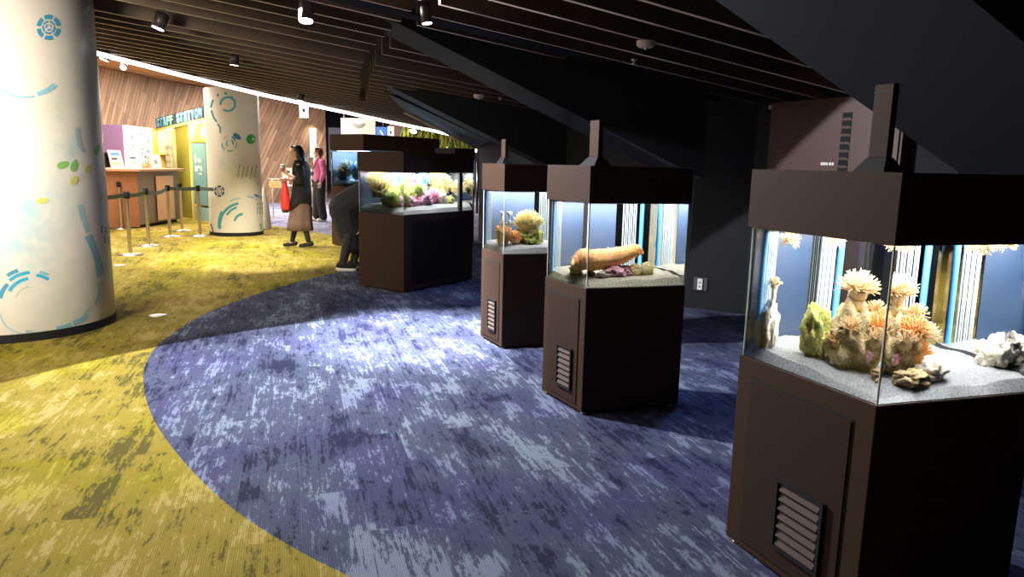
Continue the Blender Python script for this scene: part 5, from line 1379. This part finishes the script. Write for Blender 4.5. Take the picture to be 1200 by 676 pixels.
mb = loft([((-.14, .20, .42), .04, .07), ((-.14, .20, .50), .06, .09), ((-.14, .20, .64), .055, .085), ((-.13, .19, .70), .03, .05)], 20); hd = MB(); hd.tube([(-.13, .19, .69), (-.12, .20, 1.0), (-.08, .17, 1.345), (-.11, .12, 1.36)], .008, 6)
held('shoulder_bag', mb, mat('grey_black_bag', (.06, .06, .065), .6), W1_, 'grey black shoulder bag behind the skirt of the woman in black', 'bag', [('strap', hd, LEGM)])

# ---- person in a pink cardigan
wp = at_z(376, 259.5, 0); PINK = mat('pink_cardigan', (.62, .16, .36), .8, noise=.12, nscale=12); TROU = mat('black_trousers', (.015, .014, .016), .8)
pr = []; hc = V((.03, 0, 1.555)); fd = V((1, -.25, -.05)); head(pr, hc, fd)
pr += [('c', (0, 0, .92), (0, 0, 1.12), .125, .11), ('c', (0, 0, 1.12), (0, 0, 1.32), .11, .12), ('c', (0, -.15, 1.36), (0, .15, 1.36), .055, .055), ('c', (0, 0, 1.32), (.01, 0, 1.44), .08, .05)]
pr += [('c', (0, .08, .90), (.02, .09, .48), .09, .058), ('c', (.02, .09, .48), (-.04, .09, .09), .058, .036), ('c', (0, -.08, .90), (.05, -.09, .48), .09, .058), ('c', (.05, -.09, .48), (.06, -.09, .09), .058, .036), ('c', (-.05, .09, .06), (.06, .09, .035), .036, .028), ('c', (.05, -.09, .06), (.16, -.09, .035), .036, .028)]
pr += [('c', (0, -.19, 1.34), (-.02, -.24, 1.10), .048, .04), ('c', (-.02, -.24, 1.10), (.06, -.22, .90), .038, .025)]; hand(pr, (.06, -.22, .90), (.25, .05, -1), (0, 1, 0), 1, .3)
pr += [('c', (0, .19, 1.34), (-.02, .24, 1.10), .048, .04), ('c', (-.02, .24, 1.10), (.05, .22, .90), .038, .025)]; hand(pr, (.05, .22, .90), (.25, -.05, -1), (0, -1, 0), -1, .3)
W2_ = figure('person', (wp.x, wp.y, 0), PI + .55, pr, .009, SKIN2, 'person in pink cardigan and black trousers, short brown hair, standing behind the woman in black')
ca_ = [('c', (0, 0, .95), (0, 0, 1.12), .142, .128), ('c', (0, 0, 1.12), (0, 0, 1.32), .128, .135), ('c', (0, -.16, 1.36), (0, .16, 1.36), .066, .066), ('c', (0, -.19, 1.34), (-.02, -.24, 1.10), .064, .062), ('c', (-.02, -.24, 1.10), (.045, -.225, .94), .060, .045), ('c', (0, .19, 1.34), (-.02, .24, 1.10), .064, .062), ('c', (-.02, .24, 1.10), (.04, .225, .94), .060, .045)]
o_ = fuse('cardigan', ca_, .011, PINK); o_.name = 'cardigan'; o_.parent = W2_
mb = MB(); mb.ell((.085, -.015, 1.36), (.055, .055, .085), None, 3); pchild('shirt_collar', mb, K_WHITE, W2_, 'white shirt at the neck')
tr_ = [('c', (0, 0, .95), (0, 0, .86), .135, .13), ('c', (0, .08, .90), (.02, .09, .48), .115, .10), ('c', (.02, .09, .48), (-.03, .09, .12), .10, .095), ('c', (0, -.08, .90), (.05, -.09, .48), .115, .10), ('c', (.05, -.09, .48), (.06, -.09, .12), .10, .095)]
o_ = fuse('trousers', tr_, .011, TROU); o_.name = 'trousers'; o_.parent = W2_
for (x, y) in ((.0, .09), (.11, -.09)):
    o_ = fuse('shoe', [('c', (x - .07, y, .048), (x + .02, y, .045), .046, .044), ('c', (x + .02, y, .045), (x + .10, y, .040), .044, .036)], .010, K_WHITE); o_.name = 'shoe'; o_.parent = W2_
o_ = fuse('hair', [('e', hc + V((-.018, 0, .035)), (.104, .092, .096), None), ('e', hc + V((-.045, 0, -.02)), (.07, .086, .085), None), ('c', hc + V((.04, -.05, .088)), hc + V((.05, .05, .088)), .034, .034), ('c', hc + V((.0, -.075, .04)), hc + V((.0, -.080, -.03)), .026, .022), ('c', hc + V((.0, .075, .04)), hc + V((.0, .080, -.03)), .026, .022)], .010, mat('brown_hair', (.14, .045, .02), .45)); o_.name = 'hair'; o_.parent = W2_
face(W2_, hc, fd)
mb = MB(); mb.tube([(.02, .13, 1.435), (.10, .10, 1.36), (.155, .0, 1.18), (.12, -.13, 1.0), (.02, -.20, .92), (-.13, -.10, 1.02), (-.15, .0, 1.2), (-.09, .10, 1.39), (.02, .13, 1.435)], .009, 6)
bg = MB(); bg.box((.02, -.215, .86), (.20, .07, .17), .1)
held('crossbody_bag', bg, TROU, W2_, 'small black bag on a diagonal strap worn by the person in pink', 'bag', [('strap', mb, TROU)])

# ---- visitor bending behind the wide reef aquarium
COATM = mat('dark_grey_coat', (.018, .021, .022), .8)
pr = []
bx_, by_ = -2.10, 9.28
hc = V((.62, 0, 1.20)); head(pr, hc, (1, 0, -.25))
pr += [('c', (-.02, 0, .80), (.20, 0, .98), .15, .135), ('c', (.20, 0, .98), (.42, 0, 1.10), .135, .125), ('c', (.40, -.15, 1.10), (.40, .15, 1.10), .06, .06), ('c', (.42, 0, 1.10), (.56, 0, 1.16), .07, .05)]
pr += [('c', (-.04, .08, .78), (.10, .09, .42), .10, .062), ('c', (.10, .09, .42), (.02, .09, .09), .06, .036), ('c', (-.04, -.08, .78), (.03, -.10, .42), .10, .062), ('c', (.03, -.10, .42), (-.06, -.10, .09), .06, .036), ('c', (-.07, -.10, .06), (.04, -.10, .035), .036, .03), ('c', (.01, .09, .06), (.12, .09, .035), .036, .03)]
for sd_ in (-1, 1):
    pr += [('c', (.40, .18 * sd_, 1.08), (.34, .22 * sd_, .82), .05, .042), ('c', (.34, .22 * sd_, .82), (.20, .14 * sd_, .60), .04, .026)]; hand(pr, (.20, .14 * sd_, .60), (-.3, -.2 * sd_, -1), (-1, 0, 0), -sd_, .4)
W3_ = figure('person', (bx_, by_, 0), -.10, pr, .009, SKIN, 'visitor in a long dark grey coat bending forward, half hidden behind the wide reef aquarium')
ct = [('c', (-.06, 0, .80), (.20, 0, .99), .20, .165), ('c', (.20, 0, .99), (.42, 0, 1.10), .165, .14), ('c', (-.06, 0, .78), (.02, 0, .50), .20, .17), ('c', (.02, 0, .50), (.05, 0, .36), .17, .14), ('c', (.40, -.18, 1.08), (.34, -.22, .82), .07, .06), ('c', (.34, -.22, .82), (.22, -.15, .63), .06, .045), ('c', (.40, .18, 1.08), (.34, .22, .82), .07, .06), ('c', (.34, .22, .82), (.22, .15, .63), .06, .045)]
o_ = fuse('coat', ct, .012, COATM); o_.name = 'coat'; o_.parent = W3_
o_ = fuse('leggings', [('c', (.10, .09, .46), (.02, .09, .10), .076, .05), ('c', (.03, -.10, .46), (-.06, -.10, .10), .076, .05)], .009, mat('dark_leggings', (.035, .03, .03), .7)); o_.name = 'leggings'; o_.parent = W3_
for (x, y) in ((-.05, -.10), (.03, .09)):
    o_ = fuse('shoe', [('c', (x - .05, y, .075), (x + .04, y, .065), .046, .042), ('c', (x + .04, y, .065), (x + .13, y, .055), .042, .034)], .010, K_BLACK); o_.name = 'shoe'; o_.parent = W3_
    o2 = fuse('sole', [('c', (x - .055, y, .034), (x + .13, y, .034), .050, .042)], .010, K_WHITE); o2.data.transform(Matrix.Diagonal((1, 1, .68, 1)).to_4x4()); o2.name = 'sole'; o2.parent = o_; tag(o2, 'white rubber sole')
o_ = fuse('hair', [('e', hc + V((-.02, 0, .035)), (.10, .09, .095), None), ('c', hc + V((-.06, 0, 0)), hc + V((-.06, 0, -.16)), .075, .06)], .011, HAIRB); o_.name = 'hair'; o_.parent = W3_
face(W3_, hc, (1, 0, -.25))
